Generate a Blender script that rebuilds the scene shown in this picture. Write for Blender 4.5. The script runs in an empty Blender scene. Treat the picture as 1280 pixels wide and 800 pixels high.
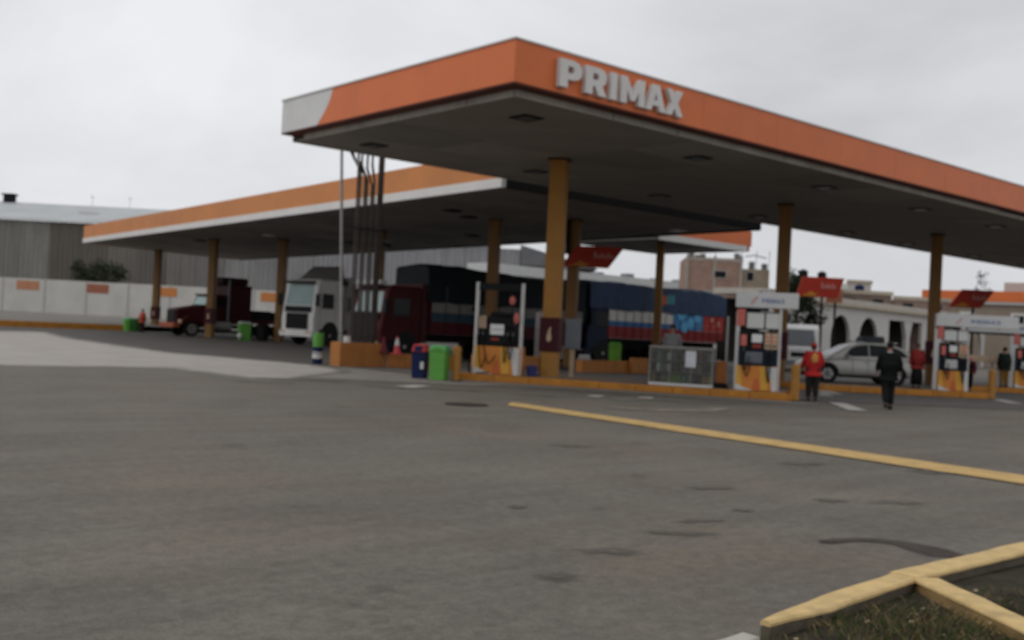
import bpy, bmesh, math, random
from mathutils import Vector, Matrix
random.seed(7)
sc = bpy.context.scene
COL = sc.collection
R = math.radians

# ------------------------------------------------------------------ camera
def setup_camera():
    yaw, pitch, roll = R(49.1), R(.525), R(2.86)
    h = Vector((math.cos(yaw), math.sin(yaw), 0)); up = Vector((0, 0, 1))
    fw = h*math.cos(pitch) + up*math.sin(pitch)
    rt = fw.cross(up).normalized(); u = rt.cross(fw)
    X = rt*math.cos(roll) + u*math.sin(roll)
    U = -rt*math.sin(roll) + u*math.cos(roll)
    m = Matrix((X, U, -fw)).transposed().to_4x4(); m.translation = (0, 0, 1.5)
    cd = bpy.data.cameras.new('camera'); cam = bpy.data.objects.new('camera', cd); COL.objects.link(cam)
    cam.matrix_world = m
    cd.sensor_width = 36; cd.lens = 36*1308/1280; cd.clip_start = .1; cd.clip_end = 3000
    # the hand-held photograph is focused too close: everything is a little soft
    cd.dof.use_dof = True; cd.dof.focus_distance = 1.5; cd.dof.aperture_fstop = 6.6
    sc.camera = cam
setup_camera()

# ------------------------------------------------------------------ sky, sun, exposure
SUN_EL, SUN_AZ = R(52), R(150)      # direction towards the sun, CCW from +X
def setup_light():
    w = bpy.data.worlds.new('World'); sc.world = w; w.use_nodes = True
    nt = w.node_tree; N = nt.nodes; L = nt.links; N.clear()
    out = N.new('ShaderNodeOutputWorld'); bg = N.new('ShaderNodeBackground')
    sky = N.new('ShaderNodeTexSky'); sky.sky_type = 'NISHITA'; sky.sun_disc = False
    sky.sun_elevation = SUN_EL; sky.sun_rotation = R(90) - SUN_AZ
    tc = N.new('ShaderNodeTexCoord'); mp = N.new('ShaderNodeMapping'); mp.inputs['Scale'].default_value = (1, 1, 2.6)
    L.new(tc.outputs['Generated'], mp.inputs['Vector'])
    n1 = N.new('ShaderNodeTexNoise'); n1.inputs['Scale'].default_value = 1.7; n1.inputs['Detail'].default_value = 7; n1.inputs['Roughness'].default_value = .52
    n1.inputs['Distortion'].default_value = .4
    L.new(mp.outputs['Vector'], n1.inputs['Vector'])
    cr = N.new('ShaderNodeValToRGB'); e = cr.color_ramp.elements
    e[0].position = .3; e[0].color = (5.35, 5.4, 5.6, 1); e[1].position = .68; e[1].color = (7.9, 8.0, 8.25, 1)
    L.new(n1.outputs['Fac'], cr.inputs['Fac'])
    # the deck is a little brighter on the sun's side
    sd = N.new('ShaderNodeVectorMath'); sd.operation = 'DOT_PRODUCT'
    sd.inputs[1].default_value = (math.cos(SUN_AZ)*.8, math.sin(SUN_AZ)*.8, .6)
    L.new(tc.outputs['Generated'], sd.inputs[0])
    mr = N.new('ShaderNodeMapRange'); mr.inputs[1].default_value = -1; mr.inputs[2].default_value = 1; mr.inputs[3].default_value = 1.05; mr.inputs[4].default_value = 1.13
    L.new(sd.outputs['Value'], mr.inputs[0])
    ml = N.new('ShaderNodeMix'); ml.data_type = 'RGBA'; ml.blend_type = 'MULTIPLY'; ml.inputs[0].default_value = 1
    L.new(cr.outputs['Color'], ml.inputs[6]); L.new(mr.outputs[0], ml.inputs[7])
    mx = N.new('ShaderNodeMix'); mx.data_type = 'RGBA'; mx.inputs[0].default_value = .96
    L.new(sky.outputs['Color'], mx.inputs[6]); L.new(ml.outputs[2], mx.inputs[7])
    L.new(mx.outputs[2], bg.inputs['Color']); bg.inputs['Strength'].default_value = .1
    L.new(bg.outputs[0], out.inputs[0])
    ld = bpy.data.lights.new('sun', 'SUN'); ld.energy = .7; ld.angle = R(25); ld.color = (1, .97, .93)
    s = bpy.data.objects.new('sun', ld); COL.objects.link(s)
    d = -Vector((math.cos(SUN_EL)*math.cos(SUN_AZ), math.cos(SUN_EL)*math.sin(SUN_AZ), math.sin(SUN_EL)))
    s.rotation_euler = d.to_track_quat('-Z', 'Y').to_euler(); s.location = (0, 0, 30)
    v = sc.view_settings; v.view_transform = 'Standard'; v.look = 'None'; v.exposure = 0; v.gamma = 1; v.use_curve_mapping = False
setup_light()
sc.cycles.max_bounces = 6; sc.cycles.diffuse_bounces = 4

# ------------------------------------------------------------------ materials
MATS = {}
def mat(name, col, rough=.7, var=.12, scale=2.5, metal=0, bump=0, bscale=40, stretch=None, dirt=0, spec=None, col2=None):
    """procedural paint / concrete / metal: base colour mottled by noise, optional relief and grime"""
    if name in MATS: return MATS[name]
    m = bpy.data.materials.new(name); m.use_nodes = True; nt = m.node_tree; N = nt.nodes; L = nt.links
    b = N['Principled BSDF']; b.inputs['Roughness'].default_value = rough; b.inputs['Metallic'].default_value = metal
    if spec is None: spec = .15 if max(col) < .09 else .4
    b.inputs['Specular IOR Level'].default_value = spec
    tc = N.new('ShaderNodeTexCoord'); mp = N.new('ShaderNodeMapping')
    if stretch: mp.inputs['Scale'].default_value = stretch
    L.new(tc.outputs['Object'], mp.inputs['Vector'])
    n = N.new('ShaderNodeTexNoise'); n.inputs['Scale'].default_value = scale; n.inputs['Detail'].default_value = 6; n.inputs['Roughness'].default_value = .6
    L.new(mp.outputs['Vector'], n.inputs['Vector'])
    r = N.new('ShaderNodeValToRGB'); e = r.color_ramp.elements
    e[0].position = .3; e[1].position = .7
    c2 = col2 or tuple(min(1, c*(1+var)) for c in col)
    e[0].color = (*[c*(1-var) for c in col], 1); e[1].color = (*c2, 1)
    L.new(n.outputs['Fac'], r.inputs['Fac']); last = r.outputs['Color']
    if dirt:
        n2 = N.new('ShaderNodeTexNoise'); n2.inputs['Scale'].default_value = scale*.6; n2.inputs['Detail'].default_value = 8; n2.inputs['Roughness'].default_value = .7
        L.new(tc.outputs['Object'], n2.inputs['Vector'])
        r2 = N.new('ShaderNodeValToRGB'); r2.color_ramp.elements[0].position = .5; r2.color_ramp.elements[1].position = .75
        L.new(n2.outputs['Fac'], r2.inputs['Fac'])
        sc_ = N.new('ShaderNodeMath'); sc_.operation = 'MULTIPLY'; sc_.inputs[1].default_value = dirt; L.new(r2.outputs['Color'], sc_.inputs[0])
        mx = N.new('ShaderNodeMix'); mx.data_type = 'RGBA'; L.new(sc_.outputs[0], mx.inputs[0]); L.new(last, mx.inputs[6]); mx.inputs[7].default_value = (.07, .06, .05, 1)
        last = mx.outputs[2]
    L.new(last, b.inputs['Base Color'])
    if bump:
        nb = N.new('ShaderNodeTexNoise'); nb.inputs['Scale'].default_value = bscale; nb.inputs['Detail'].default_value = 4
        L.new(tc.outputs['Object'], nb.inputs['Vector'])
        bp = N.new('ShaderNodeBump'); bp.inputs['Strength'].default_value = bump; bp.inputs['Distance'].default_value = .01
        L.new(nb.outputs['Fac'], bp.inputs['Height']); L.new(bp.outputs['Normal'], b.inputs['Normal'])
    MATS[name] = m; return m

def glass(name, tint=(.8, .85, .85), alpha=.25):
    if name in MATS: return MATS[name]
    m = bpy.data.materials.new(name); m.use_nodes = True; N = m.node_tree.nodes; L = m.node_tree.links; N.clear()
    o = N.new('ShaderNodeOutputMaterial'); t = N.new('ShaderNodeBsdfTransparent'); g = N.new('ShaderNodeBsdfGlossy'); x = N.new('ShaderNodeMixShader')
    t.inputs[0].default_value = (*tint, 1); g.inputs['Roughness'].default_value = .05; g.inputs[0].default_value = (.9, .9, .9, 1)
    f = N.new('ShaderNodeFresnel'); f.inputs[0].default_value = 1.5; a = N.new('ShaderNodeMath'); a.operation = 'ADD'; a.inputs[1].default_value = alpha*.3
    L.new(f.outputs[0], a.inputs[0]); L.new(a.outputs[0], x.inputs[0]); L.new(t.outputs[0], x.inputs[1]); L.new(g.outputs[0], x.inputs[2]); L.new(x.outputs[0], o.inputs[0])
    MATS[name] = m; return m

def ground_mat():
    m = bpy.data.materials.new('asphalt'); m.use_nodes = True; nt = m.node_tree; N = nt.nodes; L = nt.links
    b = N['Principled BSDF']; b.inputs['Roughness'].default_value = .82; b.inputs['Specular IOR Level'].default_value = .35
    tc = N.new('ShaderNodeTexCoord')
    def noise(s, d, ro=.6, mscale=None, rot=0, dist=0):
        n = N.new('ShaderNodeTexNoise'); n.inputs['Scale'].default_value = s; n.inputs['Detail'].default_value = d; n.inputs['Roughness'].default_value = ro; n.inputs['Distortion'].default_value = dist
        if mscale:
            mp = N.new('ShaderNodeMapping'); mp.inputs['Scale'].default_value = mscale; mp.inputs['Rotation'].default_value = (0, 0, rot)
            L.new(tc.outputs['Object'], mp.inputs['Vector']); L.new(mp.outputs[0], n.inputs['Vector'])
        else: L.new(tc.outputs['Object'], n.inputs['Vector'])
        return n.outputs['Fac']
    def ramp(x, p0, c0, p1, c1):
        r = N.new('ShaderNodeValToRGB'); e = r.color_ramp.elements; e[0].position = p0; e[0].color = (*c0, 1); e[1].position = p1; e[1].color = (*c1, 1)
        L.new(x, r.inputs['Fac']); return r.outputs['Color']
    def mul(a, c, f=1):
        x = N.new('ShaderNodeMix'); x.data_type = 'RGBA'; x.blend_type = 'MULTIPLY'; x.inputs[0].default_value = f
        L.new(a, x.inputs[6]); L.new(c, x.inputs[7]); return x.outputs[2]
    base = ramp(noise(.12, 5), .3, (.122, .110, .092), .7, (.146, .130, .108))
    grain = ramp(noise(55, 4, .75), .3, (.72, .72, .72), .7, (1.28, 1.28, 1.28))
    patch = ramp(noise(.5, 6, .65, (1, 1, 1), 0, .6), .32, (.84, .84, .85), .62, (1.06, 1.06, 1.05))
    sweep = ramp(noise(.55, 5, .6, (.18, 2.2, 1), R(35), 1.2), .34, (.84, .83, .82), .58, (1.04, 1.04, 1.04))
    speck = ramp(noise(9, 6, .85), .36, (.72, .72, .72), .64, (1.22, 1.22, 1.21))
    warm = ramp(noise(.35, 4, .6), .45, (1, 1, 1), .65, (1.06, .99, .93))
    stain = ramp(noise(.75, 7, .7), .30, (.55, .52, .50), .40, (1, 1, 1))
    c = mul(mul(mul(mul(mul(mul(base, grain), patch), sweep, .9), stain, .8), speck), warm)
    L.new(c, b.inputs['Base Color'])
    bp = N.new('ShaderNodeBump'); bp.inputs['Strength'].default_value = .5; bp.inputs['Distance'].default_value = .006
    L.new(noise(70, 3, .7), bp.inputs['Height']); L.new(bp.outputs[0], b.inputs['Normal'])
    return m

ORANGE = mat('orange_panel_paint', (.66, .150, .030), .5, .07, .9, dirt=.14, spec=.5)
ORANGE2 = mat('faded_orange_paint', (.57, .21, .055), .55, .08, .5, dirt=.15, spec=.4)
WHITE = mat('white_paint', (.62, .62, .60), .5, .05, 1.5, dirt=.15)
SOFF = mat('soffit_paint', (.30, .28, .26), .75, .13, .7, dirt=.25)
SOFFG = mat('soffit_joint', (.08, .075, .07), .9)
TRIM = mat('soffit_trim', (.36, .33, .29), .6, .2, 1.2, dirt=.4)
DARK = mat('dark_steel', (.012, .011, .011), .75, spec=.2)
UNDER = mat('maroon_underside', (.10, .022, .012), .7)
BLACK = mat('black_plastic', (.007, .008, .009), .45)
NAVY = mat('navy_plastic', (.012, .02, .035), .45)
RUB = mat('rubber', (.015, .015, .015), .85)
YEL = mat('yellow_kerb_paint', (.46, .185, .022), .7, .16, 3, dirt=.3, bump=.3)
YELC = mat('mustard_column_paint', (.38, .175, .030), .6, .1, 2, dirt=.25)
YELF = mat('faded_yellow_kerb_paint', (.58, .41, .18), .8, .16, 7, dirt=.35, bump=.4)
YLINE = mat('worn_yellow_road_paint', (.50, .33, .12), .8, .2, 4, dirt=.35, bump=.3)
WLINE = mat('worn_white_road_paint', (.42, .40, .37), .8, .25, 4, dirt=.4)
CONC = mat('pale_concrete', (.34, .31, .28), .85, .12, .8, dirt=.12, bump=.3)
CONCD = mat('island_concrete', (.16, .15, .14), .85, .2, 1.5, dirt=.3, bump=.3)
MAROON = mat('maroon_paint', (.05, .009, .010), .45, .1, 2)
MAROON2 = mat('maroon_sign', (.055, .010, .014), .5)
REDP = mat('red_sign_paint', (.38, .030, .014), .6, spec=.3)
STEEL = mat('galvanised_steel', (.33, .32, .30), .5, .15, 3, metal=.3)
CHROME = mat('bright_metal', (.6, .6, .6), .25, .05, metal=.9)
WGLASS = glass('clear_glass')
WIND = mat('windscreen_glass', (.30, .42, .40), .12, .15, 1.2)
DGLASS = mat('dark_window_glass', (.012, .015, .016), .15)
SKIN = mat('skin', (.28, .14, .09), .6)
HAIR = mat('black_hair', (.012, .01, .009), .7)
GREENB = mat('green_bin_plastic', (.10, .33, .05), .5, .06)
GREENL = mat('green_lid_plastic', (.10, .42, .12), .5, .06)
BLUEB = mat('blue_bin_plastic', (.010, .018, .07), .5)
REDB = mat('red_plastic', (.50, .025, .012), .5)
CREAM = mat('cream_board', (.55, .40, .27), .6, .15, 6)
PALE = mat('pale_board', (.62, .62, .60), .5, .05, 3)
PINK = mat('pink_sticker', (.55, .14, .11), .6, .2, 9)
GREYP = mat('grey_cabinet_paint', (.16, .18, .20), .5)
BRICKM = mat('old_brick_wall', (.30, .19, .145), .85, .22, .9, dirt=.2)
WALLW = mat('white_render', (.56, .545, .50), .85, .08, .5, dirt=.12)

# ------------------------------------------------------------------ mesh helpers
def yaw(d): return Matrix.Rotation(R(d), 4, 'Z')
class MB:
    def __init__(s): s.v = []; s.f = []
    def add(s, vs, fs, M=None):
        o = len(s.v)
        s.v += [tuple(M @ Vector(v)) if M else tuple(v) for v in vs]
        s.f += [tuple(i+o for i in f) for f in fs]; return s
    def box(s, x0, x1, y0, y1, z0, z1, M=None):
        return s.add([(x0,y0,z0),(x1,y0,z0),(x1,y1,z0),(x0,y1,z0),(x0,y0,z1),(x1,y0,z1),(x1,y1,z1),(x0,y1,z1)],
                     [(3,2,1,0),(4,5,6,7),(0,1,5,4),(1,2,6,5),(2,3,7,6),(3,0,4,7)], M)
    def cyl(s, p0, p1, r0, r1=None, n=14):
        p0, p1 = Vector(p0), Vector(p1); r1 = r0 if r1 is None else r1
        q = (p1-p0).to_track_quat('Z', 'Y').to_matrix()
        vs = []
        for p, r in ((p0, r0), (p1, r1)):
            for i in range(n):
                a = 2*math.pi*i/n; vs.append(tuple(p + q @ Vector((r*math.cos(a), r*math.sin(a), 0))))
        return s.add(vs, [tuple(range(n-1, -1, -1)), tuple(range(n, 2*n))] + [(i, (i+1) % n, n+(i+1) % n, n+i) for i in range(n)])
    def tube(s, pts, r, n=8):
        pts = [Vector(p) for p in pts]; vs = []; m = len(pts)
        for k, p in enumerate(pts):
            t = (pts[min(k+1, m-1)] - pts[max(k-1, 0)]).normalized(); q = t.to_track_quat('Z', 'Y').to_matrix()
            rr = r[k] if isinstance(r, (list, tuple)) else r
            for i in range(n):
                a = 2*math.pi*i/n; vs.append(tuple(p + q @ Vector((rr*math.cos(a), rr*math.sin(a), 0))))
        fs = [tuple(range(n-1, -1, -1)), tuple(range((m-1)*n, m*n))]
        for k in range(m-1): fs += [(k*n+i, k*n+(i+1) % n, (k+1)*n+(i+1) % n, (k+1)*n+i) for i in range(n)]
        return s.add(vs, fs)
    def prism(s, poly, O, U, V, t):
        """polygon (u,v) in the plane O,U,V extruded by t along U x V"""
        O, U, V = Vector(O), Vector(U), Vector(V); W = U.cross(V).normalized()*t; n = len(poly)
        a = [tuple(O+U*p[0]+V*p[1]) for p in poly]; b = [tuple(O+U*p[0]+V*p[1]+W) for p in poly]
        return s.add(a+b, [tuple(range(n-1, -1, -1)), tuple(range(n, 2*n))] + [(i, (i+1) % n, n+(i+1) % n, n+i) for i in range(n)])
    def ball(s, c, r, sz=1, nu=12, nv=8):
        r = (r, r, r) if isinstance(r, (int, float)) else r
        vs = [(c[0], c[1], c[2]-r[2]*sz)]
        for j in range(1, nv):
            t = math.pi*j/nv
            for i in range(nu):
                a = 2*math.pi*i/nu; vs.append((c[0]+r[0]*math.sin(t)*math.cos(a), c[1]+r[1]*math.sin(t)*math.sin(a), c[2]-r[2]*math.cos(t)*sz))
        vs.append((c[0], c[1], c[2]+r[2]*sz)); e = len(vs)-1
        fs = [(0, 1+(i+1) % nu, 1+i) for i in range(nu)] + [(e, e-nu+i, e-nu+(i+1) % nu) for i in range(nu)]
        for j in range(nv-2): fs += [(1+j*nu+i, 1+j*nu+(i+1) % nu, 1+(j+1)*nu+(i+1) % nu, 1+(j+1)*nu+i) for i in range(nu)]
        return s.add(vs, fs)
    def loft(s, rings):
        n = len(rings[0]); vs = [p for r in rings for p in r]
        fs = [tuple(range(n-1, -1, -1)), tuple(range((len(rings)-1)*n, len(rings)*n))]
        for k in range(len(rings)-1): fs += [(k*n+i, k*n+(i+1) % n, (k+1)*n+(i+1) % n, (k+1)*n+i) for i in range(n)]
        return s.add(vs, fs)
    def build(s, name, m, parent=None, bevel=0, smooth=False):
        me = bpy.data.meshes.new(name); me.from_pydata(s.v, [], s.f); me.materials.append(m); me.validate()
        bm = bmesh.new(); bm.from_mesh(me); bmesh.ops.recalc_face_normals(bm, faces=bm.faces); bm.to_mesh(me); bm.free()
        if smooth:
            for p in me.polygons: p.use_smooth = True
        o = bpy.data.objects.new(name, me); COL.objects.link(o)
        if parent: o.parent = parent
        if bevel:
            b = o.modifiers.new('bevel', 'BEVEL'); b.width = bevel; b.segments = 2; b.limit_method = 'ANGLE'
        return o
def B(name, m, parent, x0, x1, y0, y1, z0, z1, bevel=0, M=None): return MB().box(x0, x1, y0, y1, z0, z1, M).build(name, m, parent, bevel)
def thing(name, label, cat, loc=(0, 0, 0), rz=0, group=None):
    o = bpy.data.objects.new(name, None); COL.objects.link(o); o.location = loc; o.rotation_euler = (0, 0, R(rz)); o.empty_display_size = .3
    o['label'] = label; o['category'] = cat
    if group: o['group'] = group
    return o
def tag(o, label, cat, group=None):
    o['label'] = label; o['category'] = cat
    if group: o['group'] = group
    return o
def struct(o): o['kind'] = 'structure'; return o
def stuff(o): o['kind'] = 'stuff'; return o
CH = {}
def copy_thing(src, label, loc, rz=None, group=None):
    c = src.copy(); COL.objects.link(c); c.location = loc
    if rz is not None: c.rotation_euler = (0, 0, R(rz))
    c['label'] = label
    if group: c['group'] = group
    for k in [o for o in src.children]:
        a = k.copy(); COL.objects.link(a); a.parent = c
        for g in k.children: b = g.copy(); COL.objects.link(b); b.parent = a
    return c

# ------------------------------------------------------------------ ground and markings
def sheet(name, poly, z, m):
    return MB().add([(x, y, z) for x, y in poly], [tuple(range(len(poly)))]).build(name, m)
def rough_poly(poly, step=1.0, amp=.15):
    out = []
    for i, p in enumerate(poly):
        q = poly[(i+1) % len(poly)]; d = math.dist(p, q); n = max(1, int(d/step))
        for k in range(n):
            t = k/n; out.append((p[0]+(q[0]-p[0])*t+random.uniform(-amp, amp), p[1]+(q[1]-p[1])*t+random.uniform(-amp, amp)))
    return out
struct(MB().add([(-600, -600, 0), (900, -600, 0), (900, 900, 0), (-600, 900, 0)], [(0, 1, 2, 3)]).build('ground', ground_mat()))
def soften(m):
    """wear mask: the vertex attribute 'wear' (0..1), broken up by noise, fades a thin ground layer out at its edges"""
    if m.name+'_worn' in MATS: return MATS[m.name+'_worn']
    nm = m.name+'_worn'; m = m.copy(); m.name = nm; MATS[nm] = m
    nt = m.node_tree; N = nt.nodes; L = nt.links
    at = N.new('ShaderNodeAttribute'); at.name = 'wear_node'; at.attribute_name = 'wear'
    n = N.new('ShaderNodeTexNoise'); n.inputs['Scale'].default_value = 1.6; n.inputs['Detail'].default_value = 7; n.inputs['Roughness'].default_value = .7
    tc = N.new('ShaderNodeTexCoord'); L.new(tc.outputs['Object'], n.inputs['Vector'])
    a1 = N.new('ShaderNodeMath'); a1.operation = 'MULTIPLY_ADD'; a1.inputs[1].default_value = .9; L.new(n.outputs['Fac'], a1.inputs[0]); a1.inputs[2].default_value = -.45
    a2 = N.new('ShaderNodeMath'); a2.operation = 'ADD'; L.new(at.outputs['Fac'], a2.inputs[0]); L.new(a1.outputs[0], a2.inputs[1])
    r = N.new('ShaderNodeMapRange'); r.inputs[1].default_value = .25; r.inputs[2].default_value = .75; L.new(a2.outputs[0], r.inputs[0])
    k = N.new('ShaderNodeMath'); k.operation = 'MULTIPLY'; L.new(r.outputs[0], k.inputs[0]); k.inputs[1].default_value = 1
    z = N.new('ShaderNodeMath'); z.operation = 'GREATER_THAN'; z.inputs[1].default_value = .001; L.new(at.outputs['Fac'], z.inputs[0])
    k2 = N.new('ShaderNodeMath'); k2.operation = 'MULTIPLY'; L.new(k.outputs[0], k2.inputs[0]); L.new(z.outputs[0], k2.inputs[1])
    L.new(k2.outputs[0], N['Principled BSDF'].inputs['Alpha']); return m
def sdist(poly, x, y):
    ins = False; best = 1e9; n = len(poly)
    for i in range(n):
        (ax, ay), (bx, by) = poly[i], poly[(i+1) % n]; dx, dy = bx-ax, by-ay
        t = max(0, min(1, ((x-ax)*dx+(y-ay)*dy)/(dx*dx+dy*dy+1e-9))); best = min(best, math.hypot(x-ax-t*dx, y-ay-t*dy))
        if (ay > y) != (by > y) and x < (bx-ax)*(y-ay)/(by-ay)+ax: ins = not ins
    return best if ins else -best
def soft_sheet(name, poly, z, m, fall, step, clip=None, top=1.0):
    xs = [p[0] for p in poly]; ys = [p[1] for p in poly]; x0, x1, y0, y1 = min(xs)-fall, max(xs)+fall, min(ys)-fall, max(ys)+fall
    if clip: x0, y0, x1, y1 = max(x0, clip[0]), max(y0, clip[1]), min(x1, clip[2]), min(y1, clip[3])
    nx, ny = int((x1-x0)/step)+1, int((y1-y0)/step)+1; vs, w = [], []
    for j in range(ny+1):
        for i in range(nx+1):
            x, y = x0+(x1-x0)*i/nx, y0+(y1-y0)*j/ny; vs.append((x, y, z)); w.append(top*max(0, min(1, .5+sdist(poly, x, y)/(2*fall))))
    fs = []
    for j in range(ny):
        for i in range(nx):
            q = (j*(nx+1)+i, j*(nx+1)+i+1, (j+1)*(nx+1)+i+1, (j+1)*(nx+1)+i)
            if max(w[k] for k in q) > 0: fs.append(q)
    o = MB().add(vs, fs).build(name, soften(m)); at = o.data.attributes.new('wear', 'FLOAT', 'POINT'); at.data.foreach_set('value', w); return struct(o)
def soft_strip(name, pts, ws, z, m, top=.8):
    """tyre mark or stain along a path, densest in the middle"""
    P_ = [Vector(p) for p in pts]; vs, w, fs = [], [], []; n = len(P_)
    for i, p in enumerate(P_):
        t = (P_[min(i+1, n-1)]-P_[max(i-1, 0)]).normalized(); q = Vector((-t.y, t.x)); e = top if 0 < i < n-1 else 0
        for k, f in enumerate((0, .6, 1, .6, 0)): r = p+q*ws[i]*(k-2)/2; vs.append((r.x, r.y, z)); w.append(f*e)
        if i: fs += [((i-1)*5+k, (i-1)*5+k+1, i*5+k+1, i*5+k) for k in range(4)]
    o = MB().add(vs, fs).build(name, soften(m)); at = o.data.attributes.new('wear', 'FLOAT', 'POINT'); at.data.foreach_set('value', w); return struct(o)
def bez(a, b, c, n=12):
    return [tuple((1-t)**2*a[k]+2*t*(1-t)*b[k]+t*t*c[k] for k in (0, 1)) for t in [i/n for i in range(n+1)]]
apron = [(-30, 27.2), (7.3, 27.4), (11.6, 27.5), (11.9, 23.2), (13.6, 23.6), (16.3, 26.2), (17.3, 27.6), (17.6, 31), (15.9, 38), (17.0, 52), (19.4, 64), (15.5, 60.6), (-30, 45)]
soft_sheet('concrete_apron', apron, .008, CONC, .9, .6, clip=(-30, 20, 40, 70))
dusty = mat('dusty_asphalt', (.20, .18, .155), .85, .16, .7, dirt=.25, bump=.3)
soft_sheet('forecourt_strip', [(13.4, 23.7), (17.2, 20.6), (18.0, 21.0), (22.6, 14.6), (23.6, 15.0), (18.6, 23.6), (18.1, 29.6), (16.5, 26.4)], .012, dusty, .6, .35)
lane = mat('oily_shaded_asphalt', (.070, .063, .056), .7, .2, .5, dirt=.25, bump=.3)  # asphalt tone also lowered to deepen the shade under the far canopy
soft_sheet('canopy_lane', [(19.5, 66), (16.4, 50), (16.2, 38), (17.9, 31), (18.5, 30.2), (60, 30.2), (60, 100), (24, 100), (20, 74.9), (-10, 74.6), (-10, 66)], .004, lane, .8, .9)
soft_sheet('forecourt_paving', [(24.2, 15.8), (30, 12), (60, 10), (60, 29.2), (18.6, 29.2), (18.9, 24.2)], .006, mat('worn_shaded_asphalt', (.095, .088, .078), .75, .2, .5, dirt=.25, bump=.3), .8, .6)  # worn surface, its colour darkened for the shade below the near canopy
yl = [(14.12, 16.2), (13.35, 5.6), (12.95, -9), (12.1, -9), (12.46, 5.2), (13.42, 15.5)]
struct(sheet('yellow_road_line', rough_poly(yl, .5, .02), .016, YLINE))
for px, py, L_, W_, a in ((17.92, 17.5, .32, .7, -57), (19.11, 16.96, .34, .6, -57), (23.3, 14.1, 2.9, .42, 41), (14.8, 20.6, .5, 1.1, -60), (29.4, 18.5, .6, 2.0, -48), (33.5, 14.7, 2.2, .4, 38), (27.6, 17.6, .6, 1.2, -48)):
    o = MB().box(-L_/2, L_/2, -W_/2, W_/2, 0, .003).build('painted_mark', WLINE); o.location = (px, py, .016); o.rotation_euler = (0, 0, R(a)); struct(o)
def ring_stain(name, c, r0, r1, a0, a1, m, z, sx=1):
    vs = []; n = 24
    for i in range(n+1):
        a = a0+(a1-a0)*i/n; w = math.sin(math.pi*i/n)*.5+.5
        for r in (r0, r0+(r1-r0)*w): vs.append((c[0]+r*math.cos(a)*sx, c[1]+r*math.sin(a), z))
    return struct(MB().add(vs, [(2*i, 2*i+2, 2*i+3, 2*i+1) for i in range(n)]).build(name, m))
ARCM = mat('faded_arc_paint', (.24, .215, .175), .85, .2, 3)
soft_strip('painted_arc', [(17.3+1.6*math.cos(a), 14.95+1.1*math.sin(a)) for a in [R(175)+R(150)*i/20 for i in range(21)]], [.42]*21, .016, ARCM, .75)
soft_strip('painted_arc', [(18.1+1.5*math.cos(a), 15.6+1.0*math.sin(a)) for a in [R(20)+R(100)*i/14 for i in range(15)]], [.35]*15, .016, ARCM, .65)
OIL = mat('dark_oil_stain', (.055, .042, .034), .7, .3, 3); OILB = mat('brown_oil_stain', (.104, .088, .071), .8, .15, 3)
soft_strip('tyre_stain', bez((6.95, 4.42), (7.95, 4.42), (7.45, 3.52)), [.06, .10, .10, .10, .12, .13, .14, .16, .2, .24, .28, .3, .3], .006, OIL, .95)
rs = random.Random(5)
def blot(x, y, r, ax, ang, m, top):
    """irregular soft stain"""
    pl_ = []
    for i in range(16):
        a = 2*math.pi*i/16; q = r*rs.uniform(.55, 1.25); u, v = q*ax*math.cos(a), q*math.sin(a); c_, s_ = math.cos(R(ang)), math.sin(R(ang)); pl_.append((x+u*c_-v*s_, y+u*s_+v*c_))
    soft_sheet('oil_stain', pl_, .007+rs.random()*.0008, m, r*.8, r*.3, top=top)
for (x, y, r, ax, ang, t_) in ((6.9, 5.45, .09, 2.5, -20, .75), (8.5, 6.65, .12, 2.6, -10, .75), (7.7, 5.6, .09, 1.2, 10, .9), (9.6, 5.2, .14, 3, -30, .72), (11.4, 7.5, .14, 2.5, -20, .75), (12.4, 6.3, .2, 2, -40, .75), (5.3, 5.0, .12, 1.8, -30, .74), (4.5, 4.6, .12, 1.4, 10, .74), (6.3, 5.2, .10, 3, -35, .7), (9.0, 5.6, .10, 2, -25, .7), (9.7, 9.9, .15, 2, -30, .7), (15.2, 19.6, .3, 2.4, -50, .8), (16.4, 17.8, .25, 4, -55, .75), (13.2, 22.6, .35, 3, -35, .8), (11.5, 21.8, .25, 3, -30, .75), (5.9, 6.6, .08, 1.5, 0, .7), (13.9, 20.4, .2, 3, -50, .75)):
    blot(x, y, r, ax, ang, OILB, t_)
mh = thing('manhole_cover', 'round dark manhole cover in the asphalt before the green bin', 'manhole cover', (12.69, 15.87, .004))
MB().cyl((0, 0, 0), (0, 0, .012), .42, n=28).build('rim', DARK, mh); MB().cyl((0, 0, .012), (0, 0, .018), .35, n=28).build('lid', OIL, mh)

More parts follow.
